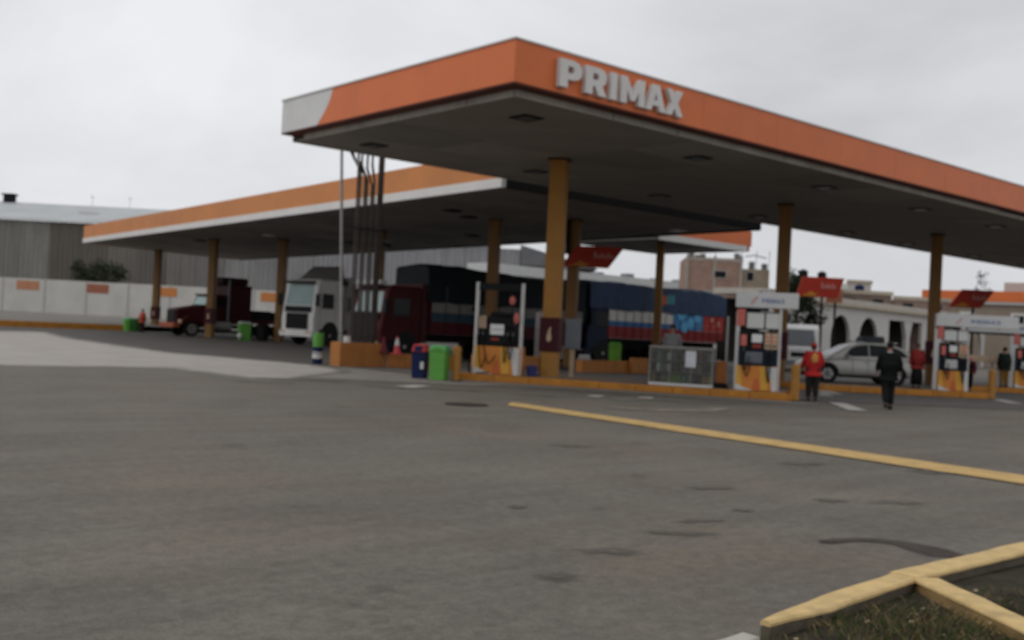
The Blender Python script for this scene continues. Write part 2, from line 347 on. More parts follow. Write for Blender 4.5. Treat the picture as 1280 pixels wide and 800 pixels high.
# ------------------------------------------------------------------ planting bed, lower right
BED = thing('planting_bed_kerb', 'faded yellow T-shaped concrete kerb edging the grass bed in the near corner', 'kerb', (4.4, 2.97, 0))
KSIDE = mat('stained_kerb_concrete', (.10, .08, .055), .9, .3, 5, dirt=.5, bump=.5)
def wob(n, x0, x1, y, w, z0, z1, ym=0, rag=.004, taper=0):
    mb = MB(); rings = []
    for i in range(n+1):
        x = x0+(x1-x0)*i/n; dy = random.uniform(-rag, rag)+ym*(x-x0); h = z1+random.uniform(-.004, .004); ww = w
        if taper and i < 3: ww = w*(taper+(1-taper)*i/3); dy += (w-ww)*.6
        rings.append([(x, y+dy, z0), (x, y+dy+ww, z0), (x, y+dy+ww, h-.012), (x, y+dy+ww-.012, h), (x, y+dy+.012, h), (x, y+dy, h-.012)])
    return mb.loft(rings)
def kerbrun(parent, n, x0, x1, y, w, ym, taper=0, side=KSIDE):
    k = wob(n, x0, x1, y+.006, w-.012, -.2, .104, ym, .004, taper).build('kerb_stone', side, parent)
    wob(n, x0, x1, y, w, .105, .13, ym, .0045, taper).build('painted_top', YELF, k); return k
kerbrun(BED, 9, -.02, 1.62, -.02, .165, .105, .35)
kerbrun(BED, 20, 1.624, 5.6, .145, .19, .012)
kb = kerbrun(BED, 14, 0, 3.2, -.085, .17, 0, 0, mat('kerb_side_yellow', (.25, .16, .06), .85, .25, 5, dirt=.4, bump=.4)); kb.location = (1.68, .115, 0); kb.rotation_euler = (0, 0, R(-123))
wk = wob(10, -1.6, -.035, -.01, .12, -.2, .045, .06).build('white_kerb_end', mat('whitewashed_kerb', (.40, .38, .34), .85, .2, 5, dirt=.4), BED); wk['label'] = 'low whitewashed kerb end'
SOIL = mat('dry_soil', (.022, .018, .012), .95, .35, 6, bump=.8, bscale=30, col2=(.055, .046, .03))
vs = []; nx, ny = 46, 30
for j in range(ny+1):
    for i in range(nx+1):
        x = 2.6+i*8/nx; yt = 2.99+.105*(min(x, 6.0)-4.4)+.012*max(0, x-6.0); y = yt-j*5.5/ny; edge = min(1, (yt-y)/.4)
        vs.append((x, y, .05+edge*(.008+.03*math.sin(x*3.1)*math.sin(y*2.7)+random.uniform(-.008, .012))))
struct(MB().add(vs, [(j*(nx+1)+i, j*(nx+1)+i+1, (j+1)*(nx+1)+i+1, (j+1)*(nx+1)+i) for j in range(ny) for i in range(nx)]).build('bed_soil', SOIL))
def blades(n, dens, cols, name, hmin, hmax):
    mbs = [MB() for _ in cols]
    for _ in range(n):
        x = random.uniform(3.2, 9.5); y = random.uniform(-1.0, 2.97+.1*(min(x, 6)-4.4))
        if not dens(x, y): continue
        h = random.uniform(hmin, hmax); a = random.uniform(0, 6.28); w = random.uniform(.0015, .0035); lx, ly = random.gauss(0, .5)*h, random.gauss(0, .5)*h
        dx, dy = math.cos(a)*w, math.sin(a)*w; k = random.randrange(len(cols)); z = .055
        mbs[k].add([(x-dx, y-dy, z), (x+dx, y+dy, z), (x+lx*.4+dx, y+ly*.4+dy, z+h*.6), (x+lx, y+ly, z+h)], [(0, 1, 2), (0, 2, 3)])
    for k, c in enumerate(cols): tag(stuff(mbs[k].build(name, c)), 'dry olive grass tufts growing in the kerbed bed', 'grass')
def left_of_cross(x, y):        # side of the cross kerb nearer to the camera
    return (x-6.0) < (y-3.0)*.65-.08
clump = [(random.uniform(3.3, 9), random.uniform(-.8, 2.9), random.uniform(.12, .38)) for _ in range(150)]
def dens(x, y):
    near = any((x-a)**2+(y-b)**2 < r*r for a, b, r in clump)
    if abs((x-6.0)-(y-3.0)*.65) < .13: return False
    return (near and random.random() < .9) or random.random() < .12 if left_of_cross(x, y) else (near and random.random() < .25)
GR1 = mat('grass_green', (.055, .075, .025), .8, .3, 8); GR2 = mat('grass_dry', (.16, .12, .055), .85, .3, 8)
blades(90000, dens, [GR1, GR2], 'grass', .015, .065)
lt = MB()
for _ in range(900):
    x = random.uniform(3.3, 9.3); y = random.uniform(-.6, 2.88); a = random.uniform(0, 6.28); r = random.uniform(.006, .024); z = .07+random.uniform(0, .015)
    lt.add([(x+r*math.cos(a+t), y+r*.6*math.sin(a+t), z+random.uniform(0, .012)) for t in (0, 1.4, 3, 4.5)], [(0, 1, 2, 3)])
tag(stuff(lt.build('leaf_litter', mat('dead_leaves', (.26, .20, .12), .8, .4, 20))), 'scattered pale dead leaves and scraps lying in the grass bed', 'leaf litter')

# ------------------------------------------------------------------ far kerb and verge at left
vk = thing('verge_kerb', 'long yellow kerb of the raised verge before the white wall', 'kerb', (0, 75.7, 0))
for i in range(22): B('kerb_stone', YEL, vk, -14+i*2, -14+i*2+1.985, (-14+i*2)*.03, (-14+i*2)*.03+.35, -.1, .42)
struct(MB().add([(-60, 74.6, .0), (29.9, 77.2, .0), (-60, 74.6, .38), (29.9, 77.2, .38), (-60, 170, .8), (20, 128, .80), (34, 116, .80), (56, 97.5, .8), (60, 93, .0)], [(2, 3, 7, 6), (2, 6, 5, 4), (3, 8, 7), (0, 1, 3, 2)]).build('verge', mat('verge_soil', (.16, .15, .13), .9, .15, .3, bump=.3)))

# ------------------------------------------------------------------ near canopy
CAN = thing('fuel_canopy', 'large orange edged filling station canopy carrying raised white lettering, nearest the viewer', 'canopy', (14.1, 16.6, 0))
def W(x, y): return x-14.1, y-16.6
X0, X1, Y0, Y1 = 14.1, 76.0, 16.6, 27.0
ZB, ZT = 6.68, 7.57
# front fascia, panel by panel (faces -Y)
n = 20; w = (X1-X0)/n
for i in range(n):
    B('fascia_panel', ORANGE, CAN, i*w+(.003 if i else .1), (i+1)*w-.003, 0, .10, ZB+random.uniform(-.004, .004), ZT, .006)
# left end fascia (faces -X): orange, then a curved boundary, then white
LH = 26.55-16.6
MB().prism([(0, ZB), (24.60-16.6, ZB), (24.35-16.6, ZB+.2), (24.12-16.6, ZB+.42), (23.96-16.6, ZB+.65), (23.86-16.6, ZT), (0, ZT)], (0, 0, 0), (0, 1, 0), (0, 0, 1), .098).build('fascia_end', ORANGE, CAN)
MB().prism([(24.61-16.6, ZB), (LH, ZB), (LH, ZT), (23.87-16.6, ZT), (23.97-16.6, ZB+.65), (24.13-16.6, ZB+.42), (24.36-16.6, ZB+.2)], (0, 0, 0), (0, 1, 0), (0, 0, 1), .098).build('white_fascia_end', WHITE, CAN)
B('top_cap', WHITE, CAN, -.03, X1-X0, -.03, .13, ZT+.003, ZT+.04); B('top_cap', WHITE, CAN, -.03, .13, .133, LH+.02, ZT+.003, ZT+.04)
B('back_fascia', DARK, CAN, .12, X1-X0, LH-.1, LH, ZB, ZT)
B('fascia_return', UNDER, CAN, .0, X1-X0, .003, .45, ZB-.04, ZB-.008); B('fascia_return', UNDER, CAN, .003, .45, .455, LH, ZB-.04, ZB-.008)
B('core', DARK, CAN, .2, X1-X0-.1, .2, LH-.12, ZB, ZT-.1)
SX0, SX1, SY0, SY1, ZS = .43, X1-X0-.3, .42, 26.45-16.6, 6.5
# soffit boards, each its own piece, narrow recessed joints
ny = 4; nx = 20; pw = (SX1-SX0)/nx; ph = (SY1-SY0)/ny
SOFFS = [mat('soffit_paint_%s' % nm, c, .75, .13, .7, dirt=.3) for nm, c in (('a', (.25, .23, .205)), ('b', (.215, .20, .178)), ('c', (.29, .268, .24)))]
B('soffit_deck', SOFFG, CAN, SX0, SX1, SY0, SY1, ZS+.05, ZB-.045)
proto = {}
for i in range(nx):
    for j in range(ny):
        m = SOFFS[(i*7+j*5) % 3] if random.random() < .4 else SOFFS[0]
        if m.name not in proto:
            proto[m.name] = B('soffit_panel', m, CAN, .007, pw-.007, .007, ph-.007, 0, .045)
            o = proto[m.name]
        else: o = proto[m.name].copy(); COL.objects.link(o)
        o.location = (SX0+i*pw, SY0+j*ph, ZS+random.uniform(0, .008))
tx = SX0-.06
seg = [0, 3.0, 5.3, 9.8, 11.6, 14.0, 18.9, 23.0, 27.5, 30, 36, 42, 48, 54, 61.0]
for a, b in zip(seg, seg[1:]): B('edge_trim', TRIM, CAN, tx+a+.02, tx+b-.02, SY0-.08, SY0-.003, ZS-.02, ZB-.045-random.choice((0, 0, .03)))
seg = [0, 1.6, 4.3, 6.6, 8.9]
for a, b in zip(seg, seg[1:]): B('edge_trim', TRIM, CAN, SX0-.08, SX0-.003, SY0+a, SY0+b-.03, ZS-.02, ZB-.045)
B('edge_trim', TRIM, CAN, SX0-.08, SX1, SY1, SY1+.07, ZS-.02, ZB-.045)
LAMPM = mat('lamp_glass', (.10, .10, .10), .25)
LAMPW = mat('pale_lamp_glass', (.55, .55, .52), .3)
for k, (lx, ly) in enumerate([(16.16, 18.5), (16.14, 24.95), (21.9, 24.5), (22.6, 18.6), (28, 24.7), (29, 18.7), (35.1, 18.7), (34.5, 25.2), (41, 18.7), (41, 25.2), (46.2, 25.2), (47, 18.7), (53, 25.2), (53, 18.7), (59, 25.2)]):
    x, y = W(lx, ly); d = MB().box(x-.30, x+.30, y-.30, y+.30, ZS-.03, ZS-.003).build('downlight', DARK, CAN)
    B('lamp_lens', LAMPW if k in (6, 8, 10, 12, 13) else LAMPM, d, x-.20, x+.20, y-.20, y+.20, ZS-.036, ZS-.031)
YELC2 = mat('dark_mustard_column_paint', (.20, .095, .020), .6, .12, 2, dirt=.3)  # darker copy of the column paint, for all but the nearest column
def column(parent, x, y, zt, sz=.46, sign=True, m=YELC, rz=-57.26):
    c = B('column', m, parent, -sz/2, sz/2, -sz/2, sz/2, 0, zt-.005, .012); c.location = (x, y, 0); c.rotation_euler = (0, 0, R(rz))
    B('column_head', DARK, c, -sz*.62, sz*.62, -sz*.62, sz*.62, zt-.045, zt-.008)
    if sign:
        g = sz/2+.05; B('column_sign', MAROON2, c, -g, g, -g, g, .92, 1.90, .01)
        # pale flame emblem on the two faces towards the camera
        fl = [(0, -.22), (.06, -.18), (.075, -.05), (.04, .06), (.065, .22), (.0, .16), (-.035, .05), (-.07, -.08), (-.06, -.17)]
        E_ = MB().prism([(u, v+1.42) for u, v in fl], (0, -g-.012, 0), (1, 0, 0), (0, 0, 1), .01)
        E_.prism([(-u, v+1.42) for u, v in fl], (-g-.002, 0, 0), (0, 1, 0), (0, 0, 1), -.01)
        E_.build('emblem', CREAM, c)
    return c
for cx in (20.7, 31.95, 43.1, 54.3, 65.4):
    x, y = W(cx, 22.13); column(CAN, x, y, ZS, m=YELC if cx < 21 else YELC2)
# raised white letters
LET = thing('canopy_lettering', 'raised white block letters mounted on the orange front of the near canopy', 'sign', (15.28, 16.6, 6.79))
GLYPH = {
 'P': [[(0,0),(.36,0),(.36,.30),(.6,.30),(.85,.36),(1,.52),(1,.78),(.87,.94),(.62,1),(0,1)], [(.36,.53),(.36,.78),(.54,.78),(.64,.72),(.64,.59),(.54,.53)]],
 'R': [[(0,0),(.34,0),(.34,.31),(.46,.31),(.62,0),(1,0),(.78,.37),(.93,.46),(.97,.62),(.97,.8),(.86,.94),(.62,1),(0,1)], [(.34,.54),(.34,.78),(.52,.78),(.61,.72),(.61,.60),(.52,.54)]],
 'I': [[(0,0),(1,0),(1,1),(0,1)]],
 'M': [[(0,0),(.25,0),(.25,.52),(.42,.14),(.58,.14),(.75,.52),(.75,0),(1,0),(1,1),(.76,1),(.5,.46),(.24,1),(0,1)]],
 'A': [[(0,0),(.29,0),(.35,.19),(.65,.19),(.71,0),(1,0),(.66,1),(.34,1)], [(.41,.40),(.5,.72),(.59,.40)]],
 'X': [[(0,0),(.33,0),(.5,.30),(.67,0),(1,0),(.68,.51),(.97,1),(.65,1),(.5,.73),(.35,1),(.03,1),(.32,.51)]]}
def letter(ch, x0, x1, h, depth, m, parent, name='letter'):
    bm = bmesh.new(); es = []
    for loop in GLYPH[ch]:
        vs = [bm.verts.new((x0+u*(x1-x0), 0, v*h)) for u, v in loop]
        es += [bm.edges.new((vs[i], vs[(i+1) % len(vs)])) for i in range(len(vs))]
    bmesh.ops.triangle_fill(bm, use_beauty=True, edges=es)
    r = bmesh.ops.extrude_face_region(bm, geom=bm.faces[:])
    for v in [g for g in r['geom'] if isinstance(g, bmesh.types.BMVert)]: v.co.y -= depth
    bmesh.ops.recalc_face_normals(bm, faces=bm.faces)
    me = bpy.data.meshes.new(name); bm.to_mesh(me); bm.free(); me.materials.append(m)
    o = bpy.data.objects.new(name, me); COL.objects.link(o); o.parent = parent; return o
LW = mat('letter_white', (.66, .65, .63), .5, .05)
T = 4.08
for ch, a, b in (('P', 0, .16), ('R', .19, .355), ('I', .385, .435), ('M', .468, .664), ('A', .675, .845), ('X', .85, 1)):
    o = letter(ch, a*T, b*T, .61, .13, LW, LET); o.location = (0, -.012, 0)

# ------------------------------------------------------------------ far canopy (left, behind) and its wing
C2 = thing('fuel_canopy', 'long faded orange canopy over the truck lanes, behind the near canopy', 'canopy', (0, 0, 0))
ZS2, ZB2, ZW, ZT2 = 6.46, 6.46, 6.78, 7.72
foot = [(23.4, 28.0), (38.3, 28.0), (42.0, 86.0), (27.1, 81.2)]
def wallrun(p, q, z0, z1, t, name, m, parent, n=1, gap=.004):
    """upright strip from p to q split in n panels, thickness t to the right of p->q"""
    p, q = Vector((*p, 0)), Vector((*q, 0)); d = (q-p).normalized(); nn = Vector((d.y, -d.x, 0)); Ln = (q-p).length
    for i in range(n):
        a = p+d*(Ln*i/n+gap); b = p+d*(Ln*(i+1)/n-gap)
        MB().add([(*a.xy, z0), (*b.xy, z0), (*(b+nn*t).xy, z0), (*(a+nn*t).xy, z0), (*a.xy, z1), (*b.xy, z1), (*(b+nn*t).xy, z1), (*(a+nn*t).xy, z1)],
                 [(3, 2, 1, 0), (4, 5, 6, 7), (0, 1, 5, 4), (1, 2, 6, 5), (2, 3, 7, 6), (3, 0, 4, 7)]).build(name, m, parent)
wallrun(foot[0], foot[3], ZW, ZT2, .15, 'fascia_panel', ORANGE2, C2, 19)
wallrun((23.37, 27.9), (27.07, 81.3), ZB2-.02, ZW-.005, .2, 'white_edge_band', mat('pale_fascia_band', (.68, .67, .64), .5, .05, 1), C2, 8)
wallrun((23.57, 27.997), (38.3, 27.997), ZB2-.02, ZT2, .12, 'front_fascia', DARK, C2, 5)
wallrun((27.3, 81.3), (42.0, 86.1), ZB2-.02, ZT2, -.15, 'back_fascia', ORANGE2, C2, 4)
wallrun((38.45, 28), (40.0, 52.0), ZB2-.02, ZT2, .15, 'side_fascia', DARK, C2, 5)
wallrun((40.0, 52.0), (42.15, 86.0), ZB2-.02, ZT2, .15, 'side_fascia', DARK, C2, 7)
core = MB().prism([(23.58, 28.13), (38.28, 28.13), (41.98, 85.9), (27.28, 81.1)], (0, 0, 6.6), (1, 0, 0), (0, 1, 0), .9).build('core', DARK, C2)
nxx, nyy = 5, 22
for j in range(nyy):
    for i in range(nxx):
        def P(u, v):
            l = Vector(foot[0]).lerp(Vector(foot[3]), v); r = Vector(foot[1]).lerp(Vector(foot[2]), v); return l.lerp(r, u)
        u0, u1, v0, v1 = i/nxx+.002, (i+1)/nxx-.002, j/nyy+.0004, (j+1)/nyy-.0004
        q = [P(.012+u0*.976, .003+v0*.994), P(.012+u1*.976, .003+v0*.994), P(.012+u1*.976, .003+v1*.994), P(.012+u0*.976, .003+v1*.994)]
        MB().prism([tuple(p) for p in q], (0, 0, ZS2+random.uniform(0, .008)), (1, 0, 0), (0, 1, 0), .05).build('soffit_panel', SOFFS[random.choice((0, 0, 1, 2))], C2)
for k, (x, y) in enumerate(((31.9, 32.9), (30.3, 36.45), (31.2, 47.1), (32.0, 59.2), (29.9, 64.6), (33.2, 81.8))):
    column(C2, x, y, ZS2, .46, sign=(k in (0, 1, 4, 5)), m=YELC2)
for k, (x, y) in enumerate(((37.1, 31.5), (29, 36.8), (27.1, 35.5), (29.9, 57.2), (35, 44), (35, 56), (30, 67))):
    B('downlight', LAMPW if k in (0, 3) else DARK, C2, x-.3, x+.3, y-.3, y+.3, ZS2-.06, ZS2-.003)
# side wing with bright orange front
C3 = thing('fuel_canopy', 'small side wing of the far canopy with a bright orange front and white lower band', 'canopy', (40.4, 35.4, 0), 0)
B('fascia_panel', ORANGE, C3, 0, 3.6, 0, .12, .35+6.42, 7.6); B('fascia_panel', ORANGE, C3, 3.606, 7.6, 0, .12, .35+6.42, 7.6)
B('white_edge_band', PALE, C3, -.02, 7.2, -.03, .13, 6.44, 6.765)
B('side_fascia', ORANGE, C3, 7.48, 7.6, .125, 6.9, 6.5, 7.6); B('back_fascia', ORANGE, C3, .1, 7.47, 6.8, 6.9, 6.5, 7.6)
B('core', DARK, C3, .05, 7.4, .14, 6.7, 6.6, 7.4)
for i in range(3): B('soffit_panel', SOFFS[i], C3, .0+i*2.49, 2.48+i*2.49, .135, 6.78, 6.5, 6.58)
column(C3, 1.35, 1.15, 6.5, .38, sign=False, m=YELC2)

# ================================================================== OBJECTS
D1 = Vector((.5409, -.8411)); N1 = Vector((.8411, .5409)); A1 = Vector((18.38, 23.33))
D2 = Vector((.7409, -.6716)); N2 = Vector((.6716, .7409)); A2 = Vector((30.17, 19.43))
A3 = Vector((40.2, 19.2))
RZ1, RZ2 = -57.26, -42.19
def F1(s, n): p = A1+D1*s+N1*n; return (p.x, p.y)
def F2(s, n): p = A2+D2*s+N2*n; return (p.x, p.y)
def F3(s, n): p = A3+D2*s+N2*n; return (p.x, p.y)
KH = .20
def island(label, A, rz, L_, Wd, h=KH, stones=8, loc=None):
    t = thing('pump_island', label, 'kerb island', (A[0], A[1], 0), rz)
    B('island_top', CONCD, t, .13, L_-.13, .13, Wd-.13, 0, h-.01)
    w = L_/stones
    for i in range(stones):
        B('kerb_stone', YEL, t, i*w+.004, (i+1)*w-.004, 0, .125, 0, h+random.uniform(-.004, .004), .02)
        B('kerb_stone', YEL, t, i*w+.004, (i+1)*w-.004, Wd-.125, Wd, 0, h+random.uniform(-.004, .004), .02)
    B('end_stone', YEL, t, -.1, .0, .0, Wd, 0, h, .03); B('end_stone', YEL, t, L_, L_+.1, .0, Wd, 0, h, .03)
    return t
island('long yellow kerbed pump island carrying the glass cabinet and two fuel pumps', A1, RZ1, 9.0, 1.9, stones=9)
island('yellow kerbed pump island in front of the silver car', F2(-.7, 0), RZ2, 6.35, 1.6, stones=7)
island('farthest yellow kerbed pump island at the right edge of the view', A3, RZ2, 9, 1.8, stones=7)

# ---- fuel dispensers
def hose(p0, p1, sag, side=0, n=14):
    out = []
    for i in range(n+1):
        t = i/n; k = math.sin(math.pi*t)
        out.append((p0[0]+(p1[0]-p0[0])*t+side*k, p0[1]+(p1[1]-p0[1])*t-.10*k, p0[2]+(p1[2]-p0[2])*t-sag*k))
    return out
def pump_base(t, w, d, h, mirror=False):
    """orange lower cabinet with yellow flanks and white swooshes"""
    b = B('lower_cabinet', mat('pump_orange', (.62, .22, .035), .45, .06), t, 0, w, 0, d, 0, h, .015)
    y = -.006
    yl_ = mat('pump_yellow', (.68, .36, .045), .45, .05); rd = mat('pump_deep_orange', (.55, .13, .03), .45, .05)
    MB().prism([(.0, .22*h), (.16*w, .12*h), (.10*w, .98*h), (0, .98*h)], (0, y, 0), (1, 0, 0), (0, 0, 1), .005).build('yellow_flank', yl_, b)
    MB().prism([(.62*w, .02*h), (.78*w, .06*h), (.80*w, .50*h), (.70*w, .98*h), (.56*w, .98*h)], (0, y, 0), (1, 0, 0), (0, 0, 1), .005).build('yellow_flank', yl_, b)
    MB().prism([(.38*w, .02*h), (.60*w, .02*h), (.54*w, .5*h), (.46*w, .5*h)], (0, y, 0), (1, 0, 0), (0, 0, 1), .005).build('orange_flame', rd, b)
    MB().prism([(0, .01*h), (.44*w, .01*h), (.26*w, .09*h), (.12*w, .17*h), (0, .27*h)], (0, y-.004, 0), (1, 0, 0), (0, 0, 1), .004).build('white_swoosh', PALE, b)
    MB().prism([(.88*w, .01*h), (.995*w, .01*h), (.995*w, .98*h), (.72*w, .98*h), (.84*w, .5*h)], (0, y-.004, 0), (1, 0, 0), (0, 0, 1), .004).build('white_swoosh', PALE, b)
    return b
PUMP = thing('fuel_pump', 'fuel pump with two tall white posts and a wide orange base, beside the green bin', 'fuel pump', (*F1(.28, .35), KH), RZ1)
t = PUMP; w = 1.32
pump_base(t, w, .62, .80)
B('meter_housing', BLACK, t, .08, 1.2, .03, .58, .803, 1.32, .02)
hd = B('display_head', BLACK, t, .30, 1.06, .05, .55, 1.323, 1.66, .04)
B('head_cap', DARK, t, .38, .98, .08, .5, 1.663, 1.78, .04)
s_ = B('display', mat('display_panel', (.75, .75, .74), .3, .03), t, .42, .83, .005, .028, 1.13, 1.43, .03); B('display_line', DARK, s_, .46, .79, .0, .004, 1.27, 1.285)
B('warning_plate', mat('dark_red_plate', (.25, .03, .02), .5), t, .45, .70, .012, .028, .97, 1.04, .004)
for x in (.12, .20, .27): q = B('price_strip', CREAM, t, x-.028, x+.022, -.01, .025, 1.30, 1.66, .005)
for x in (-.04, 1.31): B('post', WHITE, t, x-.045, x+.045, .10, .20, .0, 2.62, .01)
B('cross_bar', BLACK, t, .01, 1.26, .10, .20, 2.40, 2.60)
m_ = MB().ball((1.06, -.04, 2.12), (.09, .03, .13)).build('red_tag', PINK, t, smooth=True)
MB().ball((1.20, -.02, 1.62), (.085, .03, .16)).build('pink_tag', PINK, t, smooth=True)
for x0, x1, sg in ((.10, .34, .55), (.24, .62, .42), (.98, .86, .60), (1.14, 1.02, .5)):
    MB().tube(hose((x0, -.03, .95), (x1, -.03, .95 if x0 > .5 else .55), sg), .016).build('hose', RUB, t)
for x in (.1, .24, .98, 1.14):
    nz = MB().box(x-.03, x+.03, -.09, .0, .96, 1.12).build('nozzle', DARK, t, .01); MB().cyl((x, -.06, 1.10), (x, -.12, 1.19), .014).build('spout', STEEL, nz)
MB().tube([(-.12, -.05, .35), (-.16, -.02, .15), (-.13, .0, .02)], .03).build('pipe', RUB, t)
MB().tube(hose((.12, -.1, .03), (.5, -.1, .05), .0, 0) , .018).build('hose', RUB, t)
MB().tube([(.08+.22*math.cos(a), -.14+.05*math.sin(a*2), -.02-.10*math.sin(a)) for a in [k*math.pi/8 for k in range(9)]], .016).build('hose', RUB, t)
MB().tube([(.95+.2*math.cos(a), -.14, -.02-.10*math.sin(a)) for a in [k*math.pi/8 for k in range(9)]], .016).build('hose', RUB, t)

def pump2(label, loc, rz, w, ztop_sign, sign_span, group=None, left_post=.05, screen='stack', far=False, scale=1):
    t = thing('fuel_pump', label, 'fuel pump', loc, rz); h = .66
    pump_base(t, w, .55, h)
    B('keypad_panel', NAVY, t, .03, w-.03, .02, .52, h+.003, h+.42, .015)
    kp = B('keypad', GREYP if screen == 'stack' else PALE, t, .16*w+.05, .62*w, .0, .018, h+.08, h+.36, .01)
    for i in range(3): B('key_row', DARK, kp, .18*w+.05, .60*w, -.005, -.001, h+.13+i*.08, h+.145+i*.08)
    B('display_head', BLACK, t, .03, w-.03, .04, .5, h+.423, h+.92, .03)
    B('display', mat('display_panel', (.75, .75, .74), .3), t, .34*w, .60*w, .01, .038, h+.62, h+.84, .02)
    B('warning_plate', mat('dark_red_plate', (.25, .03, .02), .5), t, .36*w, .58*w, .02, .038, h+.47, h+.58, .004)
    B('pink_sticker', PINK, t, .07*w, .22*w, .01, .038, h+.52, h+.82, .01)
    for i in range(2):
        q = B('price_board', CREAM, t, (.66+.17*i)*w, (.81+.17*i)*w, -.002, .038, h+.46, h+.88, .006)
        for j in range(3): B('price_line', BLACK if j == 0 else PINK, q, (.68+.17*i)*w, (.79+.17*i)*w, -.007, -.003, h+.52+j*.12, h+.56+j*.12)
    for x, th in ((-.02, left_post), (w+.02, .035)): B('post', WHITE, t, x-th, x+th, .12, .19, 0, ztop_sign-.4 if not (far and x > 0) else 1.4, .008)
    a, b = sign_span
    sg = B('overhead_sign', mat('sign_white', (.60, .60, .59), .4, .04, dirt=.1), t, a, b, .06, .26, ztop_sign-.42, ztop_sign, .02)
    # small blue word with a pink swoosh mark before it
    MB().prism([(0, 0), (.07, .02), (.20, .20), (.15, .24), (.05, .13), (.02, .14)], (a+(b-a)*.24, .053, ztop_sign-.34), (1, 0, 0), (0, 0, 1), .006).build('logo', mat('faded_pink', (.56, .36, .35), .6), sg)
    x = a+(b-a)*.42; cw = (b-a)*.065
    for ch in 'PRIMAX':
        lw = cw*(.35 if ch == 'I' else .86)
        l = letter(ch, x, x+lw, .115, .006, mat('faded_blue', (.20, .25, .40), .5), sg, 'sign_letter'); l.location = (0, .056, ztop_sign-.28); x += lw+cw*.18
    B('sign_beam', DARK, t, a+.02, w*.72, .1, .2, ztop_sign-.50, ztop_sign-.425)
    for (u0, u1) in ((.20*w, .62*w), (.66*w, .98*w)):
        q = B('notice_board', PALE, t, u0, u1, .13, .16, h+1.0, ztop_sign-.55, .008)
        B('notice_frame', DARK, q, u0-.02, u1+.02, .165, .18, h+.97, ztop_sign-.52)
    B('pink_poster', PINK, t, -.05, .16*w, .09, .115, h+1.05, h+1.5, .01)
    for x0, x1, sgm in ((.16, .34, .45), (.30, .12, .3), (.74, .82, .6), (.84, .72, .5)):
        MB().tube(hose((x0*w, -.03, h+.25), (x1*w, -.03, h+.1), sgm), .015).build('hose', RUB, t)
    for x in (.16*w, .74*w, .84*w):
        nz = B('nozzle', DARK, t, x-.03, x+.03, -.08, .0, h+.22, h+.4, .01); MB().cyl((x, -.05, h+.38), (x, -.1, h+.46), .012).build('spout', STEEL, nz)
    return t
pump2('fuel pump under a white overhead sign, just left of the attendant in red', (*F1(7.62, .35), KH), RZ1, 1.06, 2.62, (-.10, 1.52))
pump2('fuel pump with thick grey post right of the worker in dark red and black', (*F2(4.12, .35), KH), RZ2, .98, 2.55, (-.12, 2.6), left_post=.11, screen='pale', far=True)
pump2('farthest fuel pump, behind the yellow bollard of the second island', (*F3(2.1, .5), KH), RZ2, 1.1, 2.55, (-1.9, 3.0), left_post=.16, screen='pale')
# tall extra cream pole and hoses beside pump two
pl = thing('service_pole', 'slim grey pole standing between the glass cabinet and the signed pump', 'pole', (*F1(7.30, .9), KH), RZ1)
B('shaft', STEEL, pl, -.03, .03, -.03, .03, 0, 1.95, .005); B('foot', DARK, pl, -.1, .1, -.1, .1, 0, .03)
tk = thing('tool_rack', 'dark rack with hanging cloths left of the signed pump', 'rack', (*F1(7.0, .8), KH), RZ1)
B('frame', DARK, tk, 0, .35, 0, .3, .0, .12, .01); B('frame', DARK, tk, .02, .33, .1, .2, .75, 1.28, .02); B('box', mat('orange_box', (.35, .12, .03)), tk, .03, .32, .02, .28, .125, .72, .02)

# ---- bollards
def bollard(label, loc, src=None):
    if src: return copy_thing(src, label, loc)
    t = thing('bollard', label, 'bollard', loc, group='yellow bollards at the island ends')
    MB().cyl((0, 0, 0), (0, 0, .93), .115, n=20).build('post', YELC, t, smooth=False); MB().ball((0, 0, .925), (.115, .115, .05), nu=16).build('cap', YELC, t, smooth=True)
    MB().cyl((0, 0, .0), (0, 0, .03), .15, n=20).build('collar', DARK, t); return t
b0 = bollard('yellow bollard beside the bright green bin', (17.84, 22.84, 0))
bollard('yellow bollard at the left elbow of the attendant in red', (*F1(9.15, .18), 0), b0)
bollard('yellow bollard at the right end of the second pump island', (*F2(5.78, .1), 0), b0)

# ---- bins, barrels, cones
def bin_(label, loc, rz, w, h, m, ml, name='litter_bin', lidh=.16):
    t = thing(name, label, 'bin', loc, rz)
    k = .88
    MB().loft([[(-w/2*k, -w/2*k, 0), (w/2*k, -w/2*k, 0), (w/2*k, w/2*k, 0), (-w/2*k, w/2*k, 0)], [(-w/2, -w/2, h-lidh), (w/2, -w/2, h-lidh), (w/2, w/2, h-lidh), (-w/2, w/2, h-lidh)]]).build('body', m, t, .02)
    B('rim', m, t, -w/2-.015, w/2+.015, -w/2-.015, w/2+.015, h-lidh+.002, h-lidh+.04, .01)
    l = MB().loft([[(-w/2-.01, -w/2-.01, h-lidh+.042), (w/2+.01, -w/2-.01, h-lidh+.042), (w/2+.01, w/2+.01, h-lidh+.042), (-w/2-.01, w/2+.01, h-lidh+.042)], [(-w/2*.8, -w/2*.8, h), (w/2*.8, -w/2*.8, h), (w/2*.8, w/2*.8, h), (-w/2*.8, w/2*.8, h)]]).build('lid', ml, t, .02)
    B('flap', m, l, -w*.28, w*.28, -w/2-.012, -w/2+.03, h-lidh+.06, h-.04); return t
gb = bin_('bright green litter bin with a lighter green lid by the yellow bollard', (17.45, 23.10, 0), RZ1, .47, .96, GREENB, GREENL)
bb = bin_('navy blue litter bin with a red lid left of the bright green bin', (17.30, 23.80, 0), RZ1, .40, .96, BLUEB, REDB, lidh=.25)
B('label_patch', PALE, bb, .09, .18, -.22, -.195, .28, .48)
